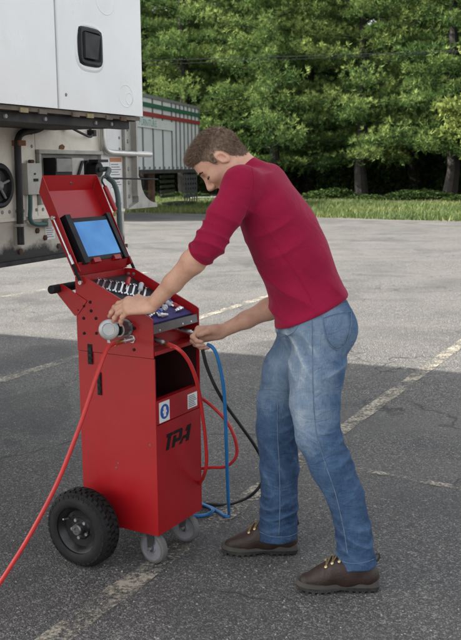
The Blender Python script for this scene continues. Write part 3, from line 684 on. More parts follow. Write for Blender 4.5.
box('latch_cup', -0.030, 0.110, RY-0.004, RY-0.001, 1.906, 2.026, 'black_plastic', dr_, 0.0)
part('latch_paddle', lambda bm: prism(bm, [(-0.018, RY-0.005, 1.918), (0.068, RY-0.005, 1.918), (0.088, RY-0.005, 2.01), (-0.018, RY-0.005, 2.014)], (0.006, -0.012, 0.002)), 'black_plastic', dr_, bevel=0.006)
part('door_screw', lambda bm: lathe(bm, (-0.13, RY-0.0, 1.775), (0, -1, 0), [(0, 0.007), (0.003, 0.005), (0.003, 0)], 10), 'dirty_grey', dr_)
part('door_gasket', lambda bm: bx(bm, -0.1795, -0.1725, RY+0.012, RY+0.05, 1.725, 3.94), 'black_plastic', tr, False)
# rails and undertray below the doors
box('under_rail', -1.09, 0.435, RY+0.012, RY+0.05, 1.704, 1.7195, 'brown_rail', tr, 0.003); box('under_rail', -1.09, 0.40, RY+0.045, RY+0.09, 1.668, 1.700, 'underframe_black', tr, 0.004)
box('undertray', -1.08, 0.38, RY+0.10, -0.03, 1.672, 1.6985, 'underframe_black', tr, 0.0)
for j, (tt, m) in enumerate([(-0.40, 'yellow_tag'), (-0.29, 'brown_rail'), (-0.08, 'brown_rail'), (0.02, 'yellow_tag'), (0.16, 'brown_rail'), (0.27, 'rusty_steel')]):
    box('rail_tab', tt, tt+0.045, RY+0.006, RY+0.0118, 1.698, 1.714, m, tr, 0.002)
for tt in (-0.44, -0.21, 0.13, 0.25): part('rail_bolt', lambda bm: lathe(bm, (tt, RY+0.045, 1.684), (0, -1, 0), [(0, 0.008), (0.008, 0.008), (0.008, 0)], 6), 'dirty_grey', tr)

# ================================================================== TEST CART
pmat('cart_red', (0.36, 0.006, 0.010), 0.36, var=0.07, vscale=3, bump=0.10, bscale=420, coat=0.12, dirt=(0.25, 0.009, 0.011), dirt_amt=0.5, dscale=4, spec=0.4)
pmat('tyre_rubber', (0.009, 0.009, 0.0095), 0.7, var=0.3, vscale=14, spec=0.3, dirt=(0.03, 0.028, 0.026), dirt_amt=0.3, dscale=9, bump=0.3, bscale=150)
pmat('rim_black', (0.008, 0.008, 0.009), 0.32, var=0.15, dirt=(0.03, 0.028, 0.026), dirt_amt=0.35, dscale=12)
pmat('caster_grey', (0.24, 0.24, 0.26), 0.55, var=0.08, dirt=(0.10, 0.09, 0.08), dirt_amt=0.4, dscale=15)
pmat('caster_tread', (0.14, 0.137, 0.133), 0.7, var=0.15, dirt=(0.07, 0.065, 0.06), dirt_amt=0.5, dscale=15)
pmat('zinc', (0.60, 0.60, 0.60), 0.32, metal=0.95, var=0.1, vscale=20); pmat('steel_dark', (0.20, 0.20, 0.21), 0.4, metal=0.9, var=0.2)
pmat('cast_silver', (0.40, 0.41, 0.41), 0.36, metal=0.6, var=0.12, vscale=25, bump=0.2, bscale=200); pmat('brass', (0.55, 0.38, 0.14), 0.32, metal=0.95, var=0.1)
pmat('decal_black', (0.008, 0.008, 0.0085), 0.55, spec=0.2); pmat('decal_blue', (0.02, 0.09, 0.36), 0.4); pmat('decal_white', (0.76, 0.76, 0.75), 0.45, var=0.03)
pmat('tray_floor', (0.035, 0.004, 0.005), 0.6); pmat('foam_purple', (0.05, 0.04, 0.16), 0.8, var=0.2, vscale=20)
def scuff(mn):
    m = MATS[mn]; t = NT.__new__(NT); t.m = m; t.t = m.node_tree; t.n = t.t.nodes; t.l = t.t.links; t.b = t.n['Principled BSDF']; t.out = t.n['Material Output']
    src = t.b.inputs['Base Color'].links[0].from_socket; c = t.coord()
    mp = t.node('Mapping'); mp.inputs['Rotation'].default_value = (0.5, 0.3, 0.2); mp.inputs['Scale'].default_value = (9, 120, 14); t.link(c, mp.inputs[0])
    sc_ = t.ramp(t.noise(mp.outputs[0], 1.0, 5, 0.6, 0.3), [(0.70, 0.0), (0.76, 0.35)])
    sc_ = t.math('MULTIPLY', sc_, t.ramp(t.noise(c, 5.0, 3), [(0.5, 0.0), (0.65, 1.0)]))
    cc = t.mix(sc_, src, (0.55, 0.16, 0.15))
    sp = t.ramp(t.noise(c, 240, 2, 0.5), [(0.74, 0.0), (0.78, 0.5)]); cc = t.mix(t.math('MULTIPLY', sp, t.ramp(t.noise(c, 7, 3), [(0.45, 0.0), (0.7, 1.0)])), cc, (0.10, 0.02, 0.02))
    t.link(cc, t.b.inputs['Base Color'])
    lw = t.noise(c, 2.2, 2, 0.5)
    b2 = t.node('Bump', Strength=0.35, Distance=0.012); t.link(lw, b2.inputs['Height'])
    old = t.b.inputs['Normal'].links
    if old: t.link(b2.outputs[0], old[0].from_node.inputs['Normal'])
    else: t.link(b2.outputs[0], t.b.inputs['Normal'])
scuff('cart_red')
CO = Vector((-0.279, 3.216, 0)); CROT = R(60)
ca = thing('test_cart', 'red steel tester cart with open lid, two black wheels and front casters', 'cart', CO, CROT)
def cartw(a, b, z): return CO + Vector((math.cos(CROT)*a - math.sin(CROT)*b, math.sin(CROT)*a + math.cos(CROT)*b, z))
WA = 0.312; DB = 0.355
def side(name, a0, a1, prof): return part(name, lambda bm: prism(bm, [(a0, b, z) for b, z in prof], (a1-a0, 0, 0)), 'cart_red', ca, True, 0.0018, 2)
side('side_panel', 0.0, 0.005, [(0, 0.13), (DB, 0.13), (DB, 0.8135), (0, 0.8135)])
side('side_panel', WA-0.005, WA, [(0, 0.13), (DB, 0.13), (DB, 0.8135), (0, 0.8135)])
UP = [(0.002, 0.816), (DB, 0.816), (DB, 1.101), (0.308, 1.101), (0.012, 0.966), (0.002, 0.958)]
side('console_side', -0.003, 0.002, UP); side('console_side', WA-0.002, WA+0.003, UP)
box('front_panel', 0.0052, WA-0.0052, 0.0005, 0.005, 0.131, 0.558, 'cart_red', ca, 0.0015); box('label_panel', 0.0052, WA-0.0052, 0.003, 0.0075, 0.5605, 0.652, 'cart_red', ca, 0.0015)
box('panel_return', 0.0052, WA-0.0052, 0.0076, 0.03, 0.646, 0.652, 'cart_red', ca, 0.001)
box('back_panel', 0.0052, WA-0.0052, DB-0.005, DB-0.0005, 0.131, 1.10, 'cart_red', ca, 0.001)
box('base_plate', 0.0052, WA-0.0052, 0.0055, DB-0.0055, 0.150, 0.156, 'cart_red', ca, 0.001)
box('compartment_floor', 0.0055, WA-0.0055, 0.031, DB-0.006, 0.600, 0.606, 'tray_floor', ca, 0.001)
box('compartment_dark_sheet', 0.0055, 0.0075, 0.012, DB-0.007, 0.607, 0.825, 'tray_floor', ca, 0.0); box('compartment_dark_sheet', WA-0.0075, WA-0.0055, 0.012, DB-0.007, 0.607, 0.825, 'tray_floor', ca, 0.0); box('compartment_dark_sheet', 0.008, WA-0.008, DB-0.009, DB-0.0071, 0.607, 0.825, 'tray_floor', ca, 0.0)  # dark sheets added to deepen the shade inside the open compartment
# ledge with the air outlets and the sheet above it
box('outlet_ledge', 0.0025, WA-0.0025, -0.004, 0.335, 0.826, 0.840, 'cart_red', ca, 0.002)
box('outlet_panel', 0.0025, WA-0.0025, 0.062, 0.066, 0.8405, 0.935, 'cart_red', ca, 0.001)
# sloping tool tray
SL = (1.101-0.966)/(0.308-0.012); tz = lambda b: 0.925 + SL*(b-0.012)
def tray(bm): prism(bm, [(0.0022, 0.012, tz(0.012)), (0.0022, 0.345, tz(0.345)), (0.0022, 0.345, tz(0.345)-0.005), (0.0022, 0.012, tz(0.012)-0.005)], (WA-0.0044, 0, 0))
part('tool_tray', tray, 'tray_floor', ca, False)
part('tray_lip', lambda bm: prism(bm, [(0.0023, 0.004, 0.905), (0.0023, 0.009, 0.905), (0.0023, 0.020, tz(0.02)+0.006), (0.0023, 0.006, tz(0.012)+0.012)], (WA-0.0046, 0, 0)), 'steel_dark', ca, True, 0.0015)
for aa in (0.045, 0.20, 0.26): part('lip_screw', lambda bm: lathe(bm, (aa, 0.0078, 0.912), (0, -1, 0), [(0, 0.006), (0.004, 0.006), (0.005, 0.003), (0.005, 0)], 8), 'zinc', ca)
# bolts, slots
for b, z in [(0.317, 0.990), (0.286, 1.006), (0.343, 0.972), (0.283, 0.973), (0.320, 0.942), (0.261, 0.946), (0.320, 0.884), (0.261, 0.889), (0.083, 0.923), (0.088, 0.842)]:
    part('bolt', lambda bm: lathe(bm, (-0.003, b, z), (-1, 0, 0), [(0, 0.0062), (0.0025, 0.006), (0.0038, 0.003), (0.0038, 0)], 10), 'decal_black', ca)
for b, z in [(0.180, 0.390), (0.19, 0.37)]: part('bolt', lambda bm: lathe(bm, (0.0, b, z), (-1, 0, 0), [(0, 0.004), (0.002, 0.003), (0.002, 0)], 8), 'steel_dark', ca)
part('bolt', lambda bm: lathe(bm, (0.0, 0.03, 0.485), (-1, 0, 0), [(0, 0.004), (0.002, 0.003), (0.002, 0)], 8), 'steel_dark', ca)
for b in (0.275, 0.25): part('hinge_screw', lambda bm: lathe(bm, (WA-0.002, b+0.06, 1.078), (-1, 0, 0), [(0, 0.007), (0.003, 0.006), (0.004, 0)], 10), 'zinc', ca)
for b0, b1, z0, z1 in ((0.284, 0.306, 0.766, 0.844), (0.247, 0.264, 0.650, 0.738)):
    sl_ = box('grip_slot', -0.005, -0.0005 if z0 < 0.7 else -0.0032, b0, b1, z0, z1, 'decal_black', ca, 0.001)
    for k in range(3): box('slot_rib', -0.0075, -0.0051, b0+0.003, b1-0.003, z0+0.008+k*(z1-z0-0.02)/2.6, z0+0.020+k*(z1-z0-0.02)/2.6, 'black_plastic', sl_, 0.001)
# decals
d1 = box('goggles_decal', 0.026, 0.094, 0.0012, 0.0027, 0.564, 0.642, 'decal_white', ca, 0.0)
def disc(bm, c, r, y, n=28): lathe(bm, (c[0], y, c[1]), (0, -1, 0), [(0, r), (0.0006, r), (0.0006, 0)], n)
part('blue_disc', lambda bm: disc(bm, (0.060, 0.603), 0.0285, 0.0011), 'decal_blue', d1)
def gog(bm): lathe(bm, (0.060, 0.0004, 0.614), (0, -1, 0), [(0, 0.009), (0.0005, 0.009), (0.0005, 0)], 16); bx(bm, 0.047, 0.073, -0.0001, 0.0004, 0.598, 0.607); bx(bm, 0.052, 0.068, -0.0001, 0.0004, 0.584, 0.5975)
tag(part('pictogram', gog, 'decal_white', d1, False), kind='stuff')
d2 = box('text_decal', 0.222, 0.290, 0.0012, 0.0027, 0.572, 0.630, 'decal_white', ca, 0.0)
def dl2(bm):
    for k in range(7): bx(bm, 0.227, 0.268+0.016*((k*5) % 4)/3, 0.0004, 0.001, 0.620-0.007*k, 0.6235-0.007*k)
tag(part('print_lines', dl2, 'print_grey', d2, False), kind='stuff')
# the letters I P A, slanted block capitals with a notch bar
def letter(name, polys):
    def fn(bm):
        for poly in polys: prism(bm, [(0.062+u+0.022*(v/0.066), -0.0012, 0.449+v) for u, v in poly], (0, 0.0015, 0))
    return part(name, fn, 'decal_black', ca, False)
def lgroup(name, polys):
    return letter(name, polys)
lgroup('letter_i', [[(0.000, 0), (0.020, 0), (0.020, 0.050), (0.030, 0.050), (0.030, 0.062), (-0.012, 0.062), (-0.012, 0.050), (0.000, 0.050)]])
lgroup('letter_p', [[(0.040, 0), (0.058, 0), (0.058, 0.016), (0.090, 0.016), (0.100, 0.024), (0.100, 0.054), (0.092, 0.062), (0.036, 0.062), (0.036, 0.050), (0.080, 0.050), (0.080, 0.029), (0.058, 0.029), (0.058, 0.044), (0.040, 0.044)]])
lgroup('letter_a', [[(0.088, 0), (0.108, 0), (0.116, 0.015), (0.138, 0.015), (0.138, 0), (0.158, 0), (0.158, 0.062), (0.134, 0.062), (0.122, 0.042), (0.138, 0.042), (0.138, 0.027), (0.113, 0.027)]])
# lid, leaning back on its hinge: local axes v (up the lid) and w (out of it)
LH = (0.352, 1.104); LV = Vector((0, 0.455, 0.89)).normalized(); LWv = Vector((0, -LV.z, LV.y))
def lp(a, v, w): p = Vector((a, LH[0], LH[1])) + LV*v + LWv*w; return (p.x, p.y, p.z)
def slab(bm, quad, vec): prism(bm, quad, vec)
LA0, LA1, LL = -0.006, 0.326, 0.352
lid = part('lid', lambda bm: prism(bm, [lp(LA0, 0.0, -0.003), lp(LA1, 0.0, -0.003), lp(LA1, LL, -0.003), lp(LA0, LL, -0.003)], LWv*0.003), 'cart_red', ca, False)
for a0 in (LA0, LA1-0.003): part('lid_wall', lambda bm: prism(bm, [lp(a0, 0.006, 0.0002), lp(a0, 0.004, 0.030), lp(a0, LL-0.012, 0.042), lp(a0, LL+0.044, 0.044), lp(a0, LL, 0.0002)], (0.003, 0, 0)), 'cart_red', lid, True, 0.0008)
part('lid_front_flange', lambda bm: prism(bm, [lp(LA0+0.0032, LL, 0.0), lp(LA1-0.0032, LL, 0.0), lp(LA1-0.0032, LL+0.044, 0.044), lp(LA0+0.0032, LL+0.044, 0.044)], LV*0.003-LWv*0.002), 'cart_red', lid, False)
part('flange_stud', lambda bm: lathe(bm, Vector(lp(0.17, LL+0.022, 0.021)), LWv*0.7-LV*0.7, [(0, 0.006), (0.003, 0.005), (0.004, 0)], 10), 'steel_dark', lid)
part('lid_hinge', lambda bm: cyl(bm, (0.01, DB+0.004, 1.104), (WA-0.01, DB+0.004, 1.104), 0.005, n=10), 'cart_red', ca)
part('lid_lower_strip', lambda bm: prism(bm, [lp(0.0, -0.002, 0.002), lp(WA, -0.002, 0.002), lp(WA, 0.035, 0.034), lp(0.0, 0.035, 0.034)], LV*0.003), 'cart_red', lid, False)
for a0, s in ((LA0, -1), (LA1, 1)):
    p0 = Vector(lp(a0 + s*0.010, 0.232, 0.020)); p1 = Vector((a0 + s*0.010, 0.318, 1.080)); pm = p0.lerp(p1, 0.62)
    gs = part('gas_strut', lambda bm: (cyl(bm, pm, p1, 0.0062, n=12),), 'decal_black', lid)
    part('strut_rod', lambda bm: cyl(bm, p0, pm, 0.0034, n=10), 'zinc', lid)
    part('strut_collar', lambda bm: cyl(bm, p0.lerp(p1, 0.58), p0.lerp(p1, 0.72), 0.0066, n=12), 'zinc', lid)
    part('ball_stud', lambda bm: (lathe(bm, p1 + Vector((s*0.006, 0, 0)), (-s, 0, 0), [(0, 0), (0, 0.008), (0.012, 0.008), (0.016, 0.004)], 12), lathe(bm, p0 + Vector((s*0.006, 0, 0)), (-s, 0, 0), [(0, 0), (0, 0.008), (0.012, 0.008), (0.016, 0.004)], 12)), 'zinc', lid)
# rear handle
for a0 in (-0.0035, WA+0.0005):
    part('handle_bracket', lambda bm: prism(bm, [(a0, 0.300, 1.010), (a0, 0.345, 0.955), (a0, 0.360, 0.948), (a0, 0.452, 1.038), (a0, 0.442, 1.066), (a0, 0.418, 1.068)], (-0.003 if a0 < 0 else 0.003, 0, 0)), 'cart_red', ca, True, 0.001)
part('handle_bar', lambda bm: cyl(bm, (-0.045, 0.434, 1.050), (WA+0.045, 0.434, 1.050), 0.0125, n=16), 'zinc', ca)
for a0, a1 in ((-0.055, -0.009), (-0.0005, WA-0.01), (WA+0.008, WA+0.055)): part('handle_grip', lambda bm: lathe(bm, (a0, 0.434, 1.050), (1, 0, 0), [(0, 0), (0, 0.013), (0.003, 0.0165), (a1-a0-0.003, 0.0165), (a1-a0, 0.013), (a1-a0, 0)], 18), 'black_plastic', ca)
# big wheels with knobbly tyres
def big_wheel(ac, out):
    cz, cb = 0.152, 0.276
    rim = part('wheel', lambda bm: lathe(bm, (ac+out*0.047, cb, cz), (-out, 0, 0), [(0, 0.094), (0.002, 0.098), (0.008, 0.092), (0.014, 0.080), (0.030, 0.070), (0.032, 0.045), (0.026, 0.040), (0.026, 0.0)], 40), 'rim_black', ca)
    part('tyre', lambda bm: lathe(bm, (ac, cb, cz), (out, 0, 0), [(-0.046, 0.092), (-0.051, 0.100), (-0.051, 0.118), (-0.046, 0.134), (-0.036, 0.144), (0.036, 0.144), (0.046, 0.134), (0.051, 0.118), (0.051, 0.100), (0.046, 0.092), (0.02, 0.090), (-0.02, 0.090), (-0.046, 0.092)], 56), 'tyre_rubber', rim)
    def knobs(bm):
        for k in range(34):
            for row, (w0, w1, ro) in enumerate(((-0.050, -0.024, 0.5), (-0.021, -0.001, 0.0), (0.001, 0.021, 0.5), (0.024, 0.050, 0.0))):
                th = (k+ro)*2*math.pi/34; dth = 0.062
                pts = []
                for w, r in ((w0, 0.1435 if abs(w0) < .04 else 0.127), (w1, 0.1435 if abs(w1) < .04 else 0.127)):
                    for tt in (-dth, dth): pts.append((w, tt, r))
                vs = []
                for rr in (0.0, 0.0075):
                    for (w, tt, r) in (pts[0], pts[1], pts[3], pts[2]):
                        q = r + rr; ang = th + tt + w*2.0*(1 if row < 2 else -1)
                        vs.append(bm.verts.new((ac+out*w*(1.0 if rr == 0 else 0.98), cb+q*math.sin(ang), cz+q*math.cos(ang))))
                for f in ((0,1,2,3),(4,7,6,5),(0,4,5,1),(1,5,6,2),(2,6,7,3),(3,7,4,0)): bm.faces.new([vs[i] for i in f])
    tag(part('tread_blocks', knobs, 'tyre_rubber', rim, False), kind='stuff')
    part('hub', lambda bm: lathe(bm, (ac+out*0.020, cb, cz), (out, 0, 0), [(0, 0.022), (0.020, 0.022), (0.024, 0.018), (0.024, 0.010), (0.020, 0.008), (0.020, 0)], 24), 'steel_dark', rim)
    for k in range(5):
        a = k*2*math.pi/5+0.5; part('wheel_nut', lambda bm: lathe(bm, (ac+out*0.020, cb+0.036*math.sin(a), cz+0.036*math.cos(a)), (out, 0, 0), [(0, 0.0068), (0.007, 0.0068), (0.007, 0)], 6), 'zinc', rim)
    part('valve', lambda bm: cyl(bm, (ac+out*0.022, cb+0.055, cz+0.03), (ac+out*0.045, cb+0.060, cz+0.034), 0.0035, n=8), 'zinc', rim)
big_wheel(-0.104, -1); big_wheel(WA+0.098, 1)
part('axle', lambda bm: cyl(bm, (-0.09, 0.276, 0.152), (WA+0.09, 0.276, 0.152), 0.011, n=14), 'steel_dark', ca)
# front casters
def caster(a, b, yaw):
    d = Vector((math.sin(yaw), math.cos(yaw), 0)); ax = Vector((math.cos(yaw), -math.sin(yaw), 0)); c = Vector((a, b, 0.0625)) + d*0.004
    f = part('caster', lambda bm: (bx(bm, a-0.033, a+0.035, b-0.038, b+0.045, 0.1435, 0.1495), lathe(bm, (a, b, 0.143), (0, 0, -1), [(0, 0.026), (0.012, 0.026), (0.014, 0.018), (0.014, 0)], 20)), 'zinc', ca)
    for s in (-1, 1):
        o = ax*s*0.0195
        part('fork', lambda bm: prism(bm, [Vector((a, b, 0.130))+o-d*0.016, Vector((a, b, 0.130))+o+d*0.022, c+o+d*0.011+Vector((0, 0, -0.012)), c+o-d*0.011+Vector((0, 0, -0.012))], ax*s*0.003), 'steel_dark', f, True, 0.0008)
    w = part('caster_wheel', lambda bm: lathe(bm, c-ax*0.015, ax, [(0, 0), (0, 0.018), (0.004, 0.020), (0.006, 0.030), (0.004, 0.046), (0.000, 0.0485), (0.030, 0.0485), (0.026, 0.046), (0.024, 0.030), (0.026, 0.020), (0.030, 0.018), (0.030, 0)], 36), 'caster_grey', f)
    part('caster_tyre', lambda bm: lathe(bm, c-ax*0.016, ax, [(0.001, 0.0486), (0.000, 0.054), (0.004, 0.0605), (0.010, 0.0625), (0.022, 0.0625), (0.028, 0.0605), (0.032, 0.054), (0.031, 0.0486)], 40), 'caster_tread', f)
    part('axle_bolt', lambda bm: (cyl(bm, c-ax*0.030, c+ax*0.030, 0.005, n=10), lathe(bm, c-ax*0.031, ax, [(0, 0), (0, 0.0085), (0.007, 0.0085)], 6)), 'zinc', f)
caster(0.038, 0.046, R(8)); caster(0.266, 0.050, R(-2))
# round trailer socket with its flip cover on the left side of the console
sk = part('trailer_socket', lambda bm: lathe(bm, (-0.003, 0.122, 0.922), (-1, 0, 0), [(0, 0.034), (0.006, 0.034), (0.007, 0.026), (0.038, 0.025), (0.039, 0.028), (0.047, 0.028), (0.047, 0.022), (0.030, 0.021), (0.030, 0)], 30), 'steel_dark', ca)
cvd = Vector((-0.88, -0.42, 0.10)).normalized(); cvc = Vector((-0.058, 0.158, 0.921))
part('flip_cover', lambda bm: lathe(bm, cvc, cvd, [(0, 0), (0, 0.036), (0.002, 0.038), (0.007, 0.038), (0.010, 0.034), (0.0105, 0.024), (0.0085, 0.022), (0.0085, 0)], 30), 'cast_silver', sk)
part('cover_tab', lambda bm: (prism(bm, [cvc+Vector((0.002, 0.0, -0.034)), cvc+Vector((0.002, 0.012, -0.036)), cvc+Vector((0.002, 0.010, -0.050)), cvc+Vector((0.002, -0.004, -0.050))], cvd*0.006), prism(bm, [Vector((-0.038, 0.150, 0.945)), Vector((-0.038, 0.168, 0.940)), Vector((-0.060, 0.160, 0.940)), Vector((-0.060, 0.148, 0.945))], (0, 0, -0.04))), 'cast_silver', sk, bevel=0.001)
part('socket_flange', lambda bm: (bx(bm, -0.0085, -0.0035, 0.092, 0.110, 0.905, 0.942),), 'cast_silver', sk, bevel=0.003)
for zz in (0.908, 0.937): part('flange_bolt', lambda bm: lathe(bm, (-0.0085, 0.100, zz), (-1, 0, 0), [(0, 0.006), (0.005, 0.006), (0.005, 0)], 6), 'zinc', sk)
# air outlets
def outlet(name, p, d, parent, l=0.05):
    p = Vector(p); d = Vector(d).normalized()
    o = part(name, lambda bm: lathe(bm, p, d, [(0, 0), (0, 0.011), (0.012, 0.011), (0.0125, 0.0085), (0.016, 0.0085), (0.0165, 0.0105), (l-0.012, 0.0105), (l-0.011, 0.0085), (l, 0.0085), (l, 0)], 18), 'zinc', parent)
    return o
O1 = (-0.003, 0.095, 0.882); O1d = Vector((-1, 0.35, -0.08)).normalized()
outlet('side_coupler', O1, O1d, ca, 0.048); part('coupler_boss', lambda bm: lathe(bm, (-0.0031, 0.095, 0.882), (-1, 0, 0), [(0, 0.016), (0.004, 0.016), (0.004, 0)], 6), 'zinc', ca)
O2 = (0.052, 0.0615, 0.884); O2d = Vector((0.10, -1, -0.30)).normalized(); outlet('front_coupler', O2, O2d, ca, 0.075)
O3 = (0.236, 0.0615, 0.886); O3d = Vector((0.12, -1, -0.18)).normalized(); outlet('front_coupler', O3, O3d, ca, 0.078)

# ------------------------------------------------------------------ tablet held in the lid
pmat('tablet_black', (0.007, 0.007, 0.008), 0.5, var=0.1, spec=0.25)
def screen_mat():
    t = NT('screen_glow'); c = t.coord()
    cc = t.ramp(t.noise(c, 6, 3, 0.5), [(0.3, (0.010, 0.11, 0.36)), (0.7, (0.05, 0.26, 0.56))])
    t.set(Base_Color=(0.01, 0.02, 0.04), Roughness=0.12)
    t.link(cc, t.b.inputs['Emission Color']); t.b.inputs['Emission Strength'].default_value = 0.35
screen_mat()
tb = thing('tablet', 'black tablet with a bright blue screen propped inside the red lid', 'tablet', CO, CROT)
def plate(bm, a0, a1, v0, v1, w0, w1): prism(bm, [lp(a0, v0, w0), lp(a1, v0, w0), lp(a1, v1, w0), lp(a0, v1, w0)], LWv*(w1-w0))
part('case', lambda bm: plate(bm, 0.034, 0.290, 0.036, 0.216, 0.006, 0.040), 'tablet_black', tb, True, 0.006)
part('screen', lambda bm: plate(bm, 0.056, 0.268, 0.053, 0.198, 0.0395, 0.0408), 'screen_glow', tb, False)
part('bumper', lambda bm: (plate(bm, 0.022, 0.052, 0.028, 0.230, 0.012, 0.048),), 'tablet_black', tb, True, 0.005); part('bumper', lambda bm: plate(bm, 0.276, 0.299, 0.028, 0.226, 0.012, 0.046), 'tablet_black', tb, True, 0.005)
for a_ in (0.10, 0.23): part('clip', lambda bm: plate(bm, a_-0.02, a_+0.02, 0.026, 0.044, 0.02, 0.047), 'cart_red', tb, True, 0.002)

# ------------------------------------------------------------------ tools lying in the tray
pmat('chrome', (0.66, 0.66, 0.67), 0.22, metal=1.0, var=0.06, vscale=30); pmat('tool_red', (0.40, 0.02, 0.025), 0.4); pmat('tool_blue', (0.03, 0.06, 0.32), 0.4); pmat('glove_white', (0.55, 0.56, 0.58), 0.6)
def tp(a, b, h=0.0): return Vector((a, b, tz(b) + h))
def wrench(a, b, L, label):
    t = thing('wrench', label, 'wrench', CO, CROT, 'wrenches in the tool tray')
    d = Vector((0.86, 0.5, 0.5*SL)).normalized(); s = Vector((-0.5, 0.86, 0.86*SL)).normalized(); n = d.cross(s); p = tp(a, b, 0.006)
    part('shaft', lambda bm: prism(bm, [p-s*0.0035, p+d*L-s*0.0035, p+d*L+s*0.0035, p+s*0.0035], n*0.004), 'chrome', t, True, 0.001)
    part('jaw', lambda bm: prism(bm, [p+s*0.004, p+s*0.009-d*0.006, p+s*0.009-d*0.018, p+s*0.003-d*0.018, p+s*0.003-d*0.009, p-s*0.003-d*0.009, p-s*0.003-d*0.018, p-s*0.009-d*0.018, p-s*0.009-d*0.006, p-s*0.004], n*0.005), 'chrome', t, False)
    part('ring_end', lambda bm: ring_at(bm, p+d*(L+0.007), d, s, n, 0.009, 0.0045, 0.005), 'chrome', t)
def ring_at(bm, c, x, y, n, ro, ri, h, k=16):
    A = []
    for r, z in ((ro, 0), (ro, h), (ri, h), (ri, 0)): A.append([bm.verts.new(c + (x*math.cos(2*math.pi*i/k) + y*math.sin(2*math.pi*i/k))*r + n*z) for i in range(k)])
    for u in range(4):
        for i in range(k): bm.faces.new((A[u][i], A[u][(i+1) % k], A[(u+1) % 4][(i+1) % k], A[(u+1) % 4][i]))
tag(part('tool_liner', lambda bm: prism(bm, [tp(0.012, 0.158, 0.0004), tp(0.300, 0.158, 0.0004), tp(0.300, 0.325, 0.0004), tp(0.012, 0.325, 0.0004)], Vector((0, -0.41*0.003, 0.003))), 'black_plastic', None, False), 'black liner under the wrenches at the back of the tray', 'tray liner').location = CO
bpy.data.objects['tool_liner'].rotation_euler = (0, 0, CROT)
ORD = ['topmost', 'second', 'third', 'fourth', 'fifth', 'sixth', 'seventh', 'eighth', 'ninth']
for k in range(9):
    wrench(0.045+0.018*k, 0.292-0.0145*k, 0.070+0.004*k, ORD[k] + ' chrome wrench counted down the slanting row in the tray')
def screwdriver(a, b, m, label):
    t = thing('screwdriver', label, 'screwdriver', CO, CROT, 'screwdrivers in the tool tray')
    d = Vector((0.86, 0.5, 0.5*SL)).normalized(); p = tp(a, b, 0.012)
    part('handle', lambda bm: lathe(bm, p, d, [(0, 0), (0, 0.007), (0.006, 0.010), (0.05, 0.009), (0.062, 0.011), (0.066, 0.006), (0.066, 0)], 10), m, t)
    part('blade', lambda bm: cyl(bm, p-d*0.06, p, 0.003, n=8), 'chrome', t)
screwdriver(0.20, 0.262, 'tool_red', 'red handled screwdriver among the wrenches in the tray'); screwdriver(0.22, 0.215, 'glove_white', 'white handled screwdriver beside the man\'s wrist in the tray')
# blue foam insert and coloured air fittings at the front of the tray
tag(part('foam_insert', lambda bm: prism(bm, [tp(0.012, 0.028, 0.0004), tp(0.300, 0.028, 0.0004), tp(0.300, 0.150, 0.0004), tp(0.012, 0.150, 0.0004)], Vector((0, -0.41*0.008, 0.008))), 'foam_purple', None, False), 'dark blue foam insert at the front of the tool tray', 'tray insert').location = CO
bpy.data.objects['foam_insert'].rotation_euler = (0, 0, CROT)
def fitting(a, b, m, ang, label, L=0.045):
    t = thing('air_fitting', label, 'fitting', CO, CROT, 'air fittings on the foam insert')
    d = Vector((math.cos(ang), math.sin(ang), math.sin(ang)*SL)).normalized(); p = tp(a, b, 0.017)
    part('body', lambda bm: lathe(bm, p, d, [(0, 0), (0, 0.008), (L*0.35, 0.008), (L*0.36, 0.011), (L*0.7, 0.011), (L*0.71, 0.006), (L, 0.006), (L, 0)], 12), m, t)
    part('collar', lambda bm: lathe(bm, p-d*0.012, d, [(0, 0), (0, 0.006), (0.0115, 0.006)], 12), 'zinc', t)
for a, b, m, an, lab in [(0.055, 0.055, 'chrome', 0.3, 'chrome fitting nearest the near front corner of the tray'), (0.06, 0.095, 'tool_red', 1.2, 'red fitting at the near side of the tray'), (0.11, 0.06, 'tool_blue', 0.2, 'blue fitting behind the silver tray lip'),
                         (0.12, 0.105, 'chrome', 0.9, 'chrome fitting in the middle of the foam insert'), (0.17, 0.07, 'glove_white', 0.4, 'white fitting on the foam insert'), (0.175, 0.115, 'tool_blue', 2.0, 'blue fitting toward the back of the foam insert'), (0.225, 0.05, 'chrome', 0.1, 'chrome fitting at the far end of the tray lip'), (0.10, 0.135, 'tool_red', 0.1, 'red fitting beside the wrenches'), (0.215, 0.125, 'chrome', 2.6, 'chrome fitting lying across the foam insert behind'), (0.265, 0.10, 'tool_blue', 1.3, 'blue fitting at the far edge of the foam insert'), (0.135, 0.04, 'chrome', 3.0, 'chrome fitting flat behind the middle of the lip'), (0.035, 0.125, 'glove_white', 0.6, 'white fitting at the near edge of the foam insert'), (0.27, 0.06, 'tool_red', 2.2, 'red fitting in the far front corner of the tray'), (0.155, 0.142, 'glove_white', 0.2, 'white fitting between the foam and the wrenches')]:
    fitting(a, b, m, an, lab)
for a, b, m, an, lab in [(0.04, 0.085, 'tool_blue', 2.4, 'short blue fitting near the near tray wall'), (0.085, 0.075, 'chrome', 1.9, 'short chrome fitting between the red and blue ones'), (0.145, 0.075, 'tool_red', 2.7, 'short red fitting in the middle of the insert'), (0.195, 0.095, 'chrome', 0.9, 'short chrome fitting behind the white one'), (0.245, 0.085, 'glove_white', 1.7, 'short white fitting toward the far tray wall'), (0.285, 0.13, 'chrome', 2.0, 'short chrome fitting in the far back corner of the insert'), (0.07, 0.145, 'tool_blue', 0.3, 'short blue fitting just below the wrenches')]:
    fitting(a, b, m, an, lab, 0.032)

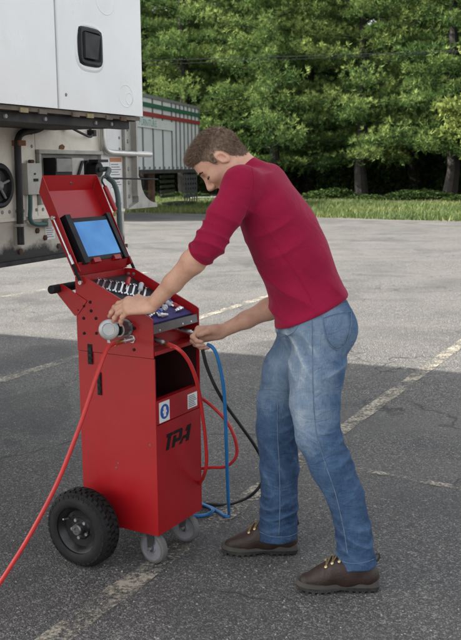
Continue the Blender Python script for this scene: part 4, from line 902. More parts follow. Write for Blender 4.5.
# ================================================================== HOSES
pmat('hose_red', (0.50, 0.022, 0.022), 0.42, var=0.06, dirt=(0.22, 0.02, 0.02), dirt_amt=0.3, dscale=12); pmat('hose_blue', (0.016, 0.18, 0.46), 0.42, var=0.06, dirt=(0.02, 0.07, 0.16), dirt_amt=0.3, dscale=12); pmat('cable_green', (0.075, 0.10, 0.095), 0.5, var=0.1)
def hose(name, pts, r, mat, label, cat='hose'):
    o = tag(part(name, lambda bm: tube(bm, catmull(pts, 8), r, 12), mat, None), label, cat); return o
# red hose on the side coupler, running out of the picture at lower left
e1 = cartw(*O1) + (Matrix.Rotation(CROT, 3, 'Z') @ O1d)*0.046
hp = [e1, W(112, 344.5, 3.15), W(106, 351, 3.10), W(97.5, 373, 3.05), W(88, 402, 3.02), W(76, 436, 2.99), W(58, 481, 2.96), W(36, 524, 2.93), W(14, 561, 2.90), W(-16, 606, 2.86), W(-60, 668, 2.80)]
hp += [Vector((hp[-1].x-0.12, hp[-1].y-0.10, 0.012)), Vector((hp[-1].x-0.45, hp[-1].y-0.2, 0.012))]
hose('air_hose', hp, 0.0078, 'hose_red', 'bright red air hose hanging from the cart\'s left side to the lower left')
part('hose_ferrule', lambda bm: tube(bm, [e1 + (hp[1]-e1)*t for t in (-0.2, 0.2, 0.75)], [0.0085, 0.0095, 0.0088], 12), 'brass', bpy.data.objects['air_hose'])
# second red hose from the front coupler, looping round the cart's far side
e2 = cartw(*O2) + (Matrix.Rotation(CROT, 3, 'Z') @ O2d)*0.073
nfv = Vector((math.cos(R(30)), -math.sin(R(30)), 0))
hp = [e2, W(176, 347.5, 3.13), W(186, 357, 3.14), W(194, 373, 3.18), W(199.5, 394, 3.25), W(202.5, 415, 3.30), W(205.5, 440, 3.34), W(206.5, 462, 3.37), W(204.5, 474, 3.40), W(200, 483, 3.47), W(193, 487, 3.56), W(190, 479, 3.60), W(197, 470, 3.60), W(210, 467.5, 3.58), W(224, 467, 3.56), W(233, 461, 3.55), W(237, 452, 3.55), W(234.5, 437, 3.55), W(227, 422, 3.56), W(214, 408, 3.58), W(202, 398.5, 3.60), W(192, 393, 3.62), W(180, 392, 3.66)]
h2 = hose('air_hose', hp, 0.0070, 'hose_red', 'dark red air hose looping from the cart\'s front beside the stickers')
part('hose_ferrule', lambda bm: tube(bm, [e2 + (hp[1]-e2)*t for t in (-0.15, 0.2, 0.6)], [0.0078, 0.009, 0.0082], 12), 'brass', h2)
# black and blue hoses from the man's hand
e3 = cartw(*O3) + (Matrix.Rotation(CROT, 3, 'Z') @ O3d)*0.072
hp = [e3, W(200, 343, 3.37), W(203, 352, 3.37), W(207, 367, 3.38), W(215, 386, 3.40), W(226, 405, 3.44), W(241, 426, 3.50), W(255, 446, 3.56), W(263, 463, 3.60), W(262, 482, 3.63), W(250, 496, 3.66), G(232, 503.5, 0.008), G(215, 504.5, 0.008), G(196, 503, 0.008), G(170, 500, 0.008)]
hose('air_hose', hp, 0.0068, 'black_hose', 'black air hose curving down behind the man\'s far leg')
hp = [W(207, 344.5, 3.385), W(212, 347, 3.38), W(216.5, 354, 3.38), W(221, 372, 3.39), W(224, 392, 3.41), W(225.5, 420, 3.44), W(226.5, 450, 3.48), W(227.5, 480, 3.54), W(228.5, 505, 3.62), G(229, 514, 0.009), G(226, 516.5, 0.009), G(219, 512, 0.009), G(210, 507, 0.009), G(198, 503.5, 0.009), G(185, 503, 0.009), G(178, 508, 0.009), G(184, 513.5, 0.009), G(196, 516, 0.009), G(207, 514.5, 0.009), G(213, 510.5, 0.024), G(207, 506, 0.024), G(190, 499.5, 0.012), G(170, 497, 0.009)]
hose('air_hose', hp, 0.0072, 'hose_blue', 'blue air hose hanging from the man\'s hand and coiling on the asphalt')
# grey-green cable from the trailer socket down behind the lid, with its red hanging coupling
TR = Matrix.Rotation(R(90-24.5), 3, 'Z')
def trw(t, y, z): return TW + TR @ Vector((t, y, z))
hp = [trw(0.655, -0.085, 1.497), trw(0.665, -0.13, 1.498), W(107, 176.5, 4.12), W(113.5, 183, 4.08), W(117.5, 195, 4.04), W(119, 214, 4.0), W(120.5, 238, 3.95), W(122, 260, 3.9), W(121, 300, 3.8), cartw(0.28, 0.41, 0.70), cartw(0.26, 0.358, 0.62)]
hose('trailer_cable', hp, 0.012, 'cable_green', 'thick grey-green cable from the trailer socket down behind the cart lid', 'cable')
gc = thing('hanging_coupling', 'small red coupling hanging beside the lid\'s right edge', 'coupling', (0, 0, 0))
c0 = W(104.5, 186, 3.78); c1 = W(115.5, 211, 3.78); c2 = W(114, 216, 3.78)
part('sleeve', lambda bm: tube(bm, [c0.lerp(c1, t) for t in (0, 0.03, 0.5, 0.97, 1.0)], [0.006, 0.010, 0.011, 0.010, 0.005], 12), 'cart_red', gc)
part('tip', lambda bm: tube(bm, [c1, c2], [0.007, 0.005], 10), 'brass', gc)
part('cord', lambda bm: tube(bm, catmull([c0, W(102, 181, 3.80), W(104, 176, 3.9), W(108, 178, 4.1), trw(0.76, -0.34, 1.45)], 5), 0.004, 8), 'black_hose', gc)
# ================================================================== PERSON
# ---- small implicit-surface modeller: smooth unions of limbs, meshed by surface nets
def npv(v): return np.array((v[0], v[1], v[2]), dtype=np.float64)
class Prim:
    def __init__(s, f, c, r, k, sub=False): s.f, s.c, s.r, s.k, s.sub = f, npv(c), r, k, sub
def cone(a, b, ra, rb, k=0.02, cut=None, flat=None, sub=False):
    a, b = npv(a), npv(b); ab = b-a; L2 = max(ab@ab, 1e-9)
    if flat is not None: fd_, fs = npv(flat[0]), flat[1]
    def f(P):
        q = P-a; t = np.clip(q@ab/L2, 0, 1); w = q - t[:, None]*ab
        if flat is not None: w = w + np.outer((w@fd_)*(1/fs-1), fd_)
        d = np.sqrt((w*w).sum(1)) - (ra+(rb-ra)*t)
        if cut is not None:
            for (cp, cn) in cut: d = np.maximum(d, (P-npv(cp))@npv(cn))
        return d
    return Prim(f, (a+b)/2, np.sqrt(L2)/2+max(ra, rb), k, sub)
def ell(c, r, Mx=None, k=0.02, sub=False):
    c = npv(c); r = np.array(r, dtype=np.float64); Q = np.eye(3) if Mx is None else np.array(Mx)   # rows are local axes
    def f(P):
        q = (P-c)@Q.T; k0 = np.sqrt(((q/r)**2).sum(1)); k1 = np.sqrt(((q/(r*r))**2).sum(1)); return k0*(k0-1)/np.maximum(k1, 1e-6)
    return Prim(f, c, r.max(), k, sub)
def ev(prims, P, disp=None, cuts=None, big=0.3):
    d = np.full(len(P), big)
    for p in prims:
        e = p.f(P); k = p.k
        if p.sub:
            h = np.clip(0.5-0.5*(d+e)/k, 0, 1); d = d + (-e-d)*h + k*h*(1-h)
        else:
            h = np.clip(0.5+0.5*(e-d)/k, 0, 1); d = e + (d-e)*h - k*h*(1-h)
    if disp is not None:
        nz = np.abs(d) < 0.022
        if nz.any(): d[nz] = d[nz] - disp(P[nz])
    if cuts is not None:
        for cp, cn in cuts: d = np.maximum(d, (P-npv(cp))@npv(cn))
    return d
def sdf_mesh(name, prims, h, mat, parent, disp=None, cuts=None, N=16):
    lo = np.min([p.c-p.r for p in prims if not p.sub], 0)-0.03; hi = np.max([p.c+p.r for p in prims if not p.sub], 0)+0.03
    nb = np.ceil((hi-lo)/(h*N)).astype(int); B = np.stack(np.meshgrid(*[np.arange(n) for n in nb], indexing='ij'), -1).reshape(-1, 3)
    ctr = lo + (B+0.5)*h*N; half = h*N*0.87
    near = np.zeros((len(B), len(prims)), bool)
    for i, p in enumerate(prims): near[:, i] = np.linalg.norm(ctr-p.c, axis=1) < p.r + half + 0.11
    dc = np.full(len(B), 1.0)
    m = near.any(1); B, ctr, near = B[m], ctr[m], near[m]
    dc = ev(prims, ctr, None, None); m = np.abs(dc) < half*1.7+0.02
    B, near = B[m], near[m]
    g = np.stack(np.meshgrid(*[np.arange(N+1)]*3, indexing='ij'), -1).reshape(-1, 3)
    G3 = (nb*N + 3).astype(np.int64); key = lambda I: (I[:, 0]*G3[1] + I[:, 1])*G3[2] + I[:, 2]
    KV, VV, KQ = [], [], []
    for b, nr in zip(B, near):
        I0 = b*N; P = lo + (g+I0)*h
        d = ev([p for p, q in zip(prims, nr) if q], P, disp, cuts).reshape(N+1, N+1, N+1)
        s = d < 0
        if s.all() or not s.any(): continue
        # vertices of the cells
        corners = [(i, j, k) for i in (0, 1) for j in (0, 1) for k in (0, 1)]
        cs = np.zeros((N, N, N), int)
        for i, j, k in corners: cs += s[i:N+i, j:N+j, k:N+k]
        act = (cs > 0) & (cs < 8); idx = np.argwhere(act)
        acc = np.zeros((len(idx), 3)); cnt = np.zeros(len(idx))
        for ax in range(3):
            o1, o2 = [x for x in range(3) if x != ax]
            for u in (0, 1):
                for v in (0, 1):
                    a = idx.copy(); a[:, o1] += u; a[:, o2] += v; c = a.copy(); c[:, ax] += 1
                    da = d[a[:, 0], a[:, 1], a[:, 2]]; db = d[c[:, 0], c[:, 1], c[:, 2]]; x = (da < 0) != (db < 0)
                    t = np.where(x, da/np.where(x, da-db, 1), 0); pos = a.astype(float); pos[:, ax] += t
                    acc += pos*x[:, None]; cnt += x
        KV.append(key(idx+I0)); VV.append(lo + (acc/cnt[:, None] + I0)*h)
        for ax in range(3):
            o1, o2 = (ax+1) % 3, (ax+2) % 3
            sl0 = [slice(0, N)]*3; sl1 = [slice(0, N)]*3; sl1[ax] = slice(1, N+1)
            A, C = s[tuple(sl0)], s[tuple(sl1)]; e = np.argwhere(A != C)
            if not len(e): continue
            flip = A[e[:, 0], e[:, 1], e[:, 2]]; e = e + I0
            e1 = e.copy(); e1[:, o1] -= 1; e2 = e1.copy(); e2[:, o2] -= 1; e3 = e.copy(); e3[:, o2] -= 1
            q = np.stack([key(e), key(e1), key(e2), key(e3)], 1); q[~flip] = q[~flip][:, ::-1]; KQ.append(q)
    K = np.concatenate(KV); V = np.concatenate(VV); Q = np.concatenate(KQ)
    u, first = np.unique(K, return_index=True); V = V[first]
    F = np.searchsorted(u, Q); F = np.clip(F, 0, len(u)-1); ok = (u[F] == Q).all(1)
    F = F[ok]
    # one light relaxation pass
    n = len(V); S = np.zeros((n, 3)); Cn = np.zeros(n)
    for i in range(4):
        np.add.at(S, F[:, i], V[F[:, (i+1) % 4]] + V[F[:, (i-1) % 4]]); np.add.at(Cn, F[:, i], 2)
    V = np.where(Cn[:, None] > 0, V*0.5 + 0.5*S/np.maximum(Cn, 1)[:, None], V)
    return np_mesh(name, V, F, mat, parent, True), V
def sdf_hit(prims, uv, y0, disp=None, cuts=None, off=0.0):
    """where sight lines through measured points first meet the surface; lifted by off"""
    d = np.array([npv(W(u, v, 1.0)) - np.array((0, 0, CAM_H)) for u, v in uv]); d /= np.linalg.norm(d, axis=1)[:, None]
    t = np.full(len(uv), y0); o = np.array((0, 0, CAM_H))
    for _ in range(60): t = t + 0.8*np.clip(ev(prims, o + d*t[:, None], disp, cuts), -0.02, 0.05)
    P = o + d*t[:, None]; e = 0.002
    nrm = np.stack([ev(prims, P+np.eye(3)[i]*e, disp, cuts)-ev(prims, P-np.eye(3)[i]*e, disp, cuts) for i in range(3)], 1); nrm /= np.linalg.norm(nrm, axis=1)[:, None]+1e-9
    return P + nrm*off, nrm
_rs = np.random.default_rng(99); _K = _rs.normal(0, 1, (14, 3)); _K /= np.linalg.norm(_K, axis=1)[:, None]; _PH = _rs.uniform(0, 6.28, 14)
def sn(P, fr, s=0):
    """cheap smooth noise, about -1..1"""
    r = 0
    for i in range(6):
        j = (i+s) % 14; r = r + np.sin(P@_K[j]*fr*(0.7+0.13*i) + _PH[j] + 1.3*np.sin(P@_K[(j+5) % 14]*fr*0.6+_PH[(j+3) % 14]))
    return r/3.2
def gs(x, c, w): return np.exp(-((x-c)/w)**2)
def ridge(x): return (1-np.abs(np.sin(x)))**1.6

def lerpv(a, b, t): return Vector(a).lerp(Vector(b), t)
# ---- joints, measured
YC = 3.19
HEM = W(313, 307, YC); NECKB = W(251, 171, YC)
AX = npv(NECKB-HEM); AXL = np.linalg.norm(AX); AX = AX/AXL; AX[1] = 0; AX /= np.linalg.norm(AX)
SX = np.array((AX[2], 0, -AX[0]))       # towards his back
if SX[0] < 0: SX = -SX
HEMn = npv(HEM)
def ts(u, v): q = npv(W(u, v, YC)) - HEMn; return q@AX, q@SX
back = sorted(ts(*p) for p in [(353, 341), (356, 322), (355, 308), (347.5, 290), (337.6, 270), (329.5, 241.5), (317, 213), (297, 186), (275, 169), (256, 163)])
front = sorted(ts(*p) for p in [(262, 385), (269, 350), (275.5, 320), (268.6, 302), (262.5, 282), (250, 258), (239, 232), (233, 212), (232, 196), (236, 180)])
tt = np.linspace(-0.25, AXL+0.03, 90)
sb = np.interp(tt, [b[0] for b in back], [b[1] for b in back]); sf = np.interp(tt, [b[0] for b in front], [b[1] for b in front])
ker = np.hanning(11); ker /= ker.sum()
def smooth(a): return np.convolve(np.pad(a, 5, 'edge'), ker, 'valid')
sb, sf = smooth(sb), smooth(sf); cen = (sb+sf)/2; rs_ = (sb-sf)/2
ry_ = smooth(np.interp(tt, [-0.25, -0.10, 0.0, 0.12, 0.28, 0.40, 0.48, 0.56], [0.17, 0.178, 0.170, 0.162, 0.178, 0.190, 0.165, 0.085]))
def torso(off, t0, t1, k, pw=2.3):
    def f(P):
        q = P-HEMn; t = q@AX; s = q@SX; y = P[:, 1]-YC; tc = np.clip(t, t0, t1)
        c = np.interp(tc, tt, cen); a = np.interp(tc, tt, rs_)+off; b = np.interp(tc, tt, ry_)+off
        e = (np.abs((s-c)/a)**pw + np.abs(y/b)**pw)**(1/pw)
        d = (e-1)*np.minimum(a, b)*0.9
        ov = np.maximum(t-t1, t0-t)
        return np.where(ov > 0, np.sqrt(np.maximum(d, 0)**2 + ov**2) + np.minimum(np.maximum(d, -0.03), 0)*0 , np.maximum(d, ov)) if True else d
    mid = HEMn + AX*(t0+t1)/2
    return Prim(f, mid, (t1-t0)/2+0.26, k)
SLd = W(241.5, 184, 3.035); ELd = W(210.5, 243, 2.985); WLd = W(151.5, 305.5, 3.145)      # near (left) arm
SRd = W(256, 200, 3.36); ERd = W(288, 300, 3.43); WRd = W(221.5, 331.5, 3.41)           # far (right) arm
NECKT = W(233, 163, YC)
near_leg = [(W(319, 338, 3.112), .094), (W(317, 370, 3.095), .096), (W(315, 402, 3.085), .089), (W(318.5, 436, 3.075), .079), (W(331, 466, 3.07), .0745), (W(345, 497, 3.065), .068), (W(353, 530, 3.06), .0655), (W(356.5, 564, 3.052), .073)]
far_leg = [(W(303, 338, 3.27), .094), (W(288, 372, 3.30), .094), (W(279, 402, 3.315), .085), (W(277, 428, 3.32), .080), (W(279, 468, 3.33), .0735), (W(279, 505, 3.335), .073), (W(278, 546, 3.34), .078)]

def tone_skin():
    t = NT('skin'); c = t.coord()
    cc = t.ramp(t.noise(c, 14, 5, 0.6), [(0.3, (0.53, 0.295, 0.205)), (0.6, (0.67, 0.395, 0.28)), (0.8, (0.68, 0.375, 0.275))])
    cc = t.mix(t.ramp(t.noise(c, 160, 3, 0.6), [(0.55, 0.0), (0.8, 0.25)]), cc, (0.40, 0.20, 0.145))
    t.set(Base_Color=cc, Roughness=0.48); t.b.inputs['Specular IOR Level'].default_value = 0.4
    t.b.inputs['Subsurface Weight'].default_value = 0.12; t.b.inputs['Subsurface Radius'].default_value = (0.012, 0.005, 0.003); t.b.inputs['Subsurface Scale'].default_value = 0.5
    v = t.node('TexVoronoi', Scale=420.0); t.link(c, v.inputs['Vector']); b1 = t.bump(v.outputs['Distance'], 0.15, 0.001)
    rg = t.math('ABSOLUTE', t.math('SUBTRACT', t.noise(c, 26, 4, 0.55, 0.6), 0.5)); b0 = t.node('Bump', Strength=0.35, Distance=0.006); t.link(rg, b0.inputs['Height']); t.link(b0.outputs[0], b1.inputs['Normal'])
    vs_ = t.ramp(t.noise(c, 34, 5, 0.65, 0.8), [(0.5, 0.0), (0.75, 0.4)]); t.link(t.mix(vs_, t.b.inputs['Base Color'].links[0].from_socket, (0.55, 0.25, 0.18)), t.b.inputs['Base Color'])
tone_skin()
def cloth_mat():
    t = NT('shirt_crimson'); c = t.coord()
    cc = t.ramp(t.noise(c, 7, 5, 0.6), [(0.3, (0.235, 0.007, 0.034)), (0.7, (0.30, 0.010, 0.046))])
    w = t.node('TexVoronoi', Scale=330.0); t.link(c, w.inputs['Vector'])
    hh = t.math('ADD', w.outputs['Distance'], t.math('MULTIPLY', t.noise(c, 150, 4), 0.8))
    t.set(Base_Color=cc, Roughness=0.92); t.b.inputs['Specular IOR Level'].default_value = 0.15
    t.b.inputs['Sheen Weight'].default_value = 0.25; t.b.inputs['Sheen Roughness'].default_value = 0.4; t.b.inputs['Sheen Tint'].default_value = (0.9, 0.4, 0.5, 1)
    b1 = t.bump(hh, 0.45, 0.0015)
    rg = t.math('ABSOLUTE', t.math('SUBTRACT', t.noise(t.coord((1.0, 1.0, 1.0)), 7, 3, 0.5, 0.9), 0.5)); b0 = t.node('Bump', Strength=0.8, Distance=0.016); t.link(rg, b0.inputs['Height']); t.link(b0.outputs[0], b1.inputs['Normal'])
cloth_mat()
def denim_mat():
    t = NT('denim'); c = t.coord(); a = t.node('Attribute', attribute_name='fade_light')
    f = t.math('ADD', a.outputs['Fac'], t.math('MULTIPLY', t.math('SUBTRACT', t.noise(c, 22, 6, 0.7), 0.5), 0.55))
    m = t.node('Mapping'); m.inputs['Scale'].default_value = (330, 330, 30); t.link(c, m.inputs[0])
    f = t.math('ADD', f, t.math('MULTIPLY', t.math('SUBTRACT', t.noise(m.outputs[0], 1.0, 2), 0.5), 0.28))
    cc = t.ramp(f, [(0.0, (0.018, 0.040, 0.090)), (0.35, (0.060, 0.112, 0.200)), (0.7, (0.19, 0.255, 0.335)), (1.0, (0.45, 0.50, 0.53))])
    tw = t.node('TexWave', Scale=170.0, Distortion=0.4); tw.bands_direction = 'DIAGONAL'; t.link(c, tw.inputs['Vector'])
    t.set(Base_Color=cc, Roughness=0.88); t.b.inputs['Specular IOR Level'].default_value = 0.2
    b1 = t.bump(t.math('ADD', tw.outputs['Fac'], t.noise(c, 420, 3)), 0.3, 0.001)
    rg = t.math('ABSOLUTE', t.math('SUBTRACT', t.noise(t.coord((1, 1, 1.8)), 9, 4, 0.55, 0.8), 0.5)); b0 = t.node('Bump', Strength=0.9, Distance=0.018); t.link(rg, b0.inputs['Height']); t.link(b0.outputs[0], b1.inputs['Normal'])
denim_mat()
pmat('denim_stitch', (0.115, 0.16, 0.225), 0.9, var=0.3, vscale=60); pmat('boot_leather', (0.027, 0.0135, 0.009), 0.55, var=0.3, vscale=14, bump=0.5, bscale=160, dirt=(0.040, 0.025, 0.019), dirt_amt=0.3, dscale=10)
pmat('boot_sole', (0.012, 0.0115, 0.011), 0.8, var=0.3, dirt=(0.085, 0.08, 0.07), dirt_amt=0.6, dscale=14); pmat('boot_midsole', (0.055, 0.050, 0.042), 0.75, var=0.2); pmat('lace', (0.16, 0.115, 0.05), 0.85, var=0.5, vscale=120); pmat('eyelet', (0.50, 0.40, 0.22), 0.35, metal=0.8)
pmat('belt', (0.035, 0.03, 0.028), 0.6); pmat('brow_hair', (0.055, 0.032, 0.02), 0.7)

pr = thing('person', 'man in crimson long-sleeved shirt and blue jeans bending over the red cart', 'person', (0.24, 3.19, 0))
PROOT = Vector((0.24, 3.19, 0))
def child(o, parent=None):
    """meshes above are made in world space: hang them on the person without moving them"""
    o.parent = parent or pr; o.matrix_parent_inverse = Matrix.Translation(-PROOT) if parent is None else Matrix.Identity(4)
    return o

# ---- head frame
hp_ = R(51); hyaw = R(1); HS = 0.945
HF = Vector((-math.cos(hp_)*math.cos(hyaw), math.cos(hp_)*math.sin(hyaw), -math.sin(hp_))).normalized()
HU = Vector((-math.sin(hp_), 0, math.cos(hp_))); HU = (HU - HF*HU.dot(HF)).normalized(); HL = HU.cross(HF).normalized()
HO = W(221.5, 159, YC)
HQ = np.array([npv(HF), npv(HL), npv(HU)])
def hd(x, y, z): return HO + (HF*x + HL*y + HU*z)*HS
body = []
def he(c, r, k=0.02, sub=False, rot=None):
    Q = HQ
    if rot is not None: Q = np.array(Matrix.Rotation(rot[0], 3, rot[1]).transposed()) @ HQ
    body.append(ell(hd(*c), tuple(q*HS for q in r), Q, k, sub))
def hc(a, b, ra, rb, k=0.015): body.append(cone(hd(*a), hd(*b), ra*HS, rb*HS, k))
he((-.006, 0, .029), (.092, .073, .076)); he((.034, 0, .036), (.054, .061, .052), .03); he((.040, 0, -.030), (.050, .059, .078), .03)
for s in (-1, 1):
    hc((-.002, s*.054, -.045), (.070, s*.016, -.103), .016, .014, .03); he((.058, s*.044, -.020), (.024, .020, .020), .025)
    hc((.084, s*.012, .022), (.072, s*.044, .022), .009, .008, .015)
he((.078, 0, -.104), (.019, .022, .016), .02)
hc((.086, 0, .012), (.110, 0, -.032), .0075, .0115, .012); hc((.107, 0, -.035), (.094, 0, -.047), .009, .007, .010)
for s in (-1, 1): he((.100, s*.012, -.039), (.010, .0075, .008), .006)
for s in (-1, 1): he((.095, s*.033, .004), (.0165, .020, .0125), .010, True)
for s in (-1, 1): he((.0715, s*.033, .003), (.0150, .0155, .0125), .004)
he((.086, 0, -.068), (.009, .022, .0058), .010); he((.085, 0, -.0775), (.009, .020, .0060), .010)
for s in (-1, 1):
    he((-.008, s*.0745, -.002), (.0175, .0058, .028), .005, rot=(R(14), 'Y')); he((-.004, s*.0795, .002), (.0110, .0065, .0185), .003, True, rot=(R(14), 'Y')); he((.004, s*.0735, -.010), (.006, .007, .008), .003); hc((-.017, s*.0765, .017), (-.020, s*.077, -.004), .0038, .0034, .003)
body.append(cone(hd(-.025, 0, -.050), NECKB + Vector((0.015, 0, -0.02)), .048, .052, .03)); body.append(cone(hd(-.045, 0, -.040), W(257, 190, YC), .031, .044, .025))
NH = len(body)
# ---- trunk and limbs under the clothes
body.append(torso(-0.032, 0.0, AXL-0.09, .02)); body.append(ell(HEM - Vector(AX)*0.06 + Vector(SX)*.004, (.100, .14, .10), [SX, (0, 1, 0), AX], .03)); body.append(cone(W(262, 192, YC), SLd, .040, .045, .02)); body.append(cone(W(262, 192, YC), SRd, .040, .045, .02))
body.append(cone(SLd, ELd, .048, .040, .03)); body.append(cone(SRd, ERd, .050, .042, .03))
for A, B in ((ELd, WLd), (ERd, WRd)):
    m = lerpv(A, B, 0.28); body.append(cone(A, m, .0385, .0405, .02)); body.append(cone(m, lerpv(A, B, .62), .0405, .0320, .02)); body.append(cone(lerpv(A, B, .62), B, .0320, .0250, .02))
for lg in (near_leg, far_leg):
    for (a, ra), (b, rb) in zip(lg[:-1], lg[1:-1]): body.append(cone(a, b, ra-.018, rb-.022, .02))
hN = G(378, 588.5); hF = G(298, 555.5)
body.append(cone(near_leg[-2][0], Vector((hN.x-.062, 3.035, .085)), .043, .028, .02)); body.append(cone(far_leg[-2][0], Vector((hF.x-.062, 3.355, .085)), .045, .028, .02))
# ---- hands
NAILS = []
def hand(wr, d, n, sgn, curls, spread, thumb, sc=1.0, arm=None):
    d = Vector(d).normalized(); n = Vector(n); n = (n - d*n.dot(d)).normalized(); l = d.cross(n) if sgn > 0 else n.cross(d)
    wr = Vector(wr); K = []
    lat = (.0290, .0095, -.0100, -.0275); fwd = (.086, .090, .086, .078); drop = (-.001, .002, .0, -.005)
    for i in range(4):
        kn = wr + d*(fwd[i]*sc) + l*(lat[i]*sc) + n*(drop[i]*sc); K.append(kn)
        body.append(cone(wr + l*(lat[i]*.62*sc) + d*.004, kn, .0165*sc, .0125*sc, .014, flat=(n, .92)))
    body.append(cone(wr + l*.012*sc - n*.006 + d*.02, wr + l*.016*sc - n*.008*sc + d*.06*sc, .017*sc, .013*sc, .012))
    body.append(cone(wr - l*.012*sc - n*.006 + d*.02, wr - l*.018*sc - n*.008*sc + d*.06*sc, .016*sc, .012*sc, .012))
    LEN = ((.046, .027, .022), (.050, .031, .023), (.047, .029, .023), (.037, .022, .020)); RAD = ((.0098, .0088, .0080, .0066), (.0100, .0090, .0082, .0068), (.0096, .0086, .0078, .0064), (.0086, .0076, .0070, .0058))
    for i in range(4):
        p = K[i]; fd_ = (d + l*spread[i]).normalized(); ll = fd_.cross(n) if sgn > 0 else n.cross(fd_); ang = 0
        for j in range(3):
            ang += R(curls[i][j]); q = fd_*math.cos(ang) - n*math.sin(ang); e = p + q*(LEN[i][j]*sc)
            body.append(cone(p, e, RAD[i][j]*sc, RAD[i][j+1]*sc, .006 if j else .010)); 
            if j < 2: body.append(ell(e, (RAD[i][j+1]*1.07*sc,)*3, None, .004))
            if j == 2: NAILS.append((e - q*.004*sc, q, (fd_*math.sin(ang) + n*math.cos(ang)), RAD[i][3]*sc))
            p = e
    b = wr + d*.020*sc + l*.024*sc - n*.006; tp_ = [b] + [wr + d*(x*sc) + l*(y*sc) + n*(z*sc) for x, y, z in thumb]
    rr = (.0165, .0125, .0108, .0085)
    for j in range(3): body.append(cone(tp_[j], tp_[j+1], rr[j]*sc, rr[j+1]*sc, .012 if j == 0 else .006))
    q = (tp_[3]-tp_[2]).normalized(); NAILS.append((tp_[3]-q*.004, q, (n*0.4 + l*0.9).normalized(), .0085*sc))
    return K
hand(WLd, Vector((-1.0, 0.05, 0.02)), Vector((-0.12, -0.60, 0.80)), 1, ((33, 16, 10), (35, 17, 10), (40, 20, 12), (46, 24, 14)), (.06, .015, -.03, -.07), ((.055, .050, -.012), (.085, .052, -.030), (.108, .046, -.046)), 1.0)
hand(WRd, Vector((-1.0, 0.0, -0.10)), Vector((-0.10, 0.80, 0.56)), -1, ((58, 62, 40), (62, 66, 42), (66, 68, 44), (70, 70, 44)), (.03, .01, -.02, -.05), ((.050, .034, -.022), (.078, .026, -.026), (.103, .014, -.026)), 1.0)
bd, _ = sdf_mesh('body', body, 0.0029, 'skin', None); child(bd)
pmat('nail', (0.58, 0.37, 0.31), 0.3, var=0.04)
def nail_mesh(bm, c, q, up, r):
    q = Vector(q); up = (Vector(up)-q*Vector(up).dot(q)).normalized(); s = q.cross(up); c = Vector(c)
    rows = []
    for i in range(4):
        x = (-.0045, -.0015, .002, .0048)[i]; row = []
        for k in range(5):
            a = (k-2)*0.42; row.append(bm.verts.new(c + q*x + (s*math.sin(a) + up*math.cos(a))*(r*1.06+.0004) - up*(0.0006 if i == 3 else 0)))
        rows.append(row)
    for i in range(3):
        for k in range(4): bm.faces.new((rows[i][k], rows[i][k+1], rows[i+1][k+1], rows[i+1][k]))
for c, q, u, r in NAILS: child(part('fingernail', lambda bm: nail_mesh(bm, c, q, u, r), 'nail', None), None)
# eyebrows, lashes
HEADP = body[:NH]
def hproj(x, y, z, off=0.0):
    p = npv(hd(x, y, z)); o = npv(hd(0.02, 0, z*0.6)); d = p-o; d /= np.linalg.norm(d); p = p + d*.012
    for _ in range(14): p = p - d*np.clip(ev(HEADP, p[None])[0], -.01, .02)*.8
    return Vector(p + d*off)
for s in (-1, 1):
    def brow(bm):
        for k in range(70):
            t = random.random(); y = s*(.011+.037*t); z = .0235+.0045*math.sin(t*2.8)-.004*t*t+random.uniform(-.0036, .0036)*(1-.5*t)
            a = hproj(.09-.016*t, y, z, .0003); b = a + HL*(s*random.uniform(.005, .008)) + HU*random.uniform(-.002, .002) + HF*(.0012-.003*t); tube(bm, [a, a.lerp(b, .5) + HF*.0006, b], [.0007, .0008, .0003], n=3, caps=False)
    tag(child(part('eyebrow', brow, 'brow_hair', None)), kind='stuff')
    def lash(bm):
        pts_ = []
        for k in range(16):
            t = k/15; a = hproj(.088-.018*t, s*(.018+.034*t), -.0035-.0022*math.sin(t*3.1), .0002); pts_.append(a)
        tube(bm, pts_, .0017, 5)  # lash line drawn thick and long, adding eye-socket shade as dark colour
        for a in pts_:
            b = a + HF*.0045 - HU*.0045; tube(bm, [a, b], [.0008, .0003], n=3, caps=False)
    tag(child(part('eyelashes', lash, 'brow_hair', None)), kind='stuff')

# ---- hair: a close cap plus thousands of short strands
def hair_mat():
    t = NT('hair'); c = t.coord()
    cc = t.ramp(t.noise(c, 90, 5, 0.7), [(0.25, (0.09, 0.058, 0.038)), (0.55, (0.22, 0.148, 0.098)), (0.8, (0.40, 0.28, 0.19))])
    t.set(Base_Color=cc, Roughness=0.5); t.bump(t.noise(c, 500, 3), 0.6, 0.002)
hair_mat()
XL = [-.115, -.085, -.06, -.034, -.026, -.008, .008, .016, .030, .036, .052, .070, .09, .12]; ZL = [-.066, -.064, -.058, -.034, .012, .034, .028, -.012, -.010, .028, .050, .065, .074, .078]
def hairline(Pl):                                  # > 0 inside the hair
    return Pl[:, 2] - np.interp(Pl[:, 0], XL, ZL)
scalp = body[:2] + body[NH-2:NH]
def capdisp(P):
    Pl = (P-npv(HO))@HQ.T/HS; hl = hairline(Pl); top = np.clip((Pl[:, 2]-.055)/.04, 0, 1)
    th = .0008 + .0060*top + .0016*np.clip(hl/.03, 0, 1)
    return np.where(hl > 0, th*np.clip(hl/.012, 0, 1), -.01) + .0016*sn(P, 260)*top
hcap, hv_ = sdf_mesh('hair', scalp, 0.0032, 'hair', None, disp=capdisp); child(hcap)
rng = np.random.default_rng(5)
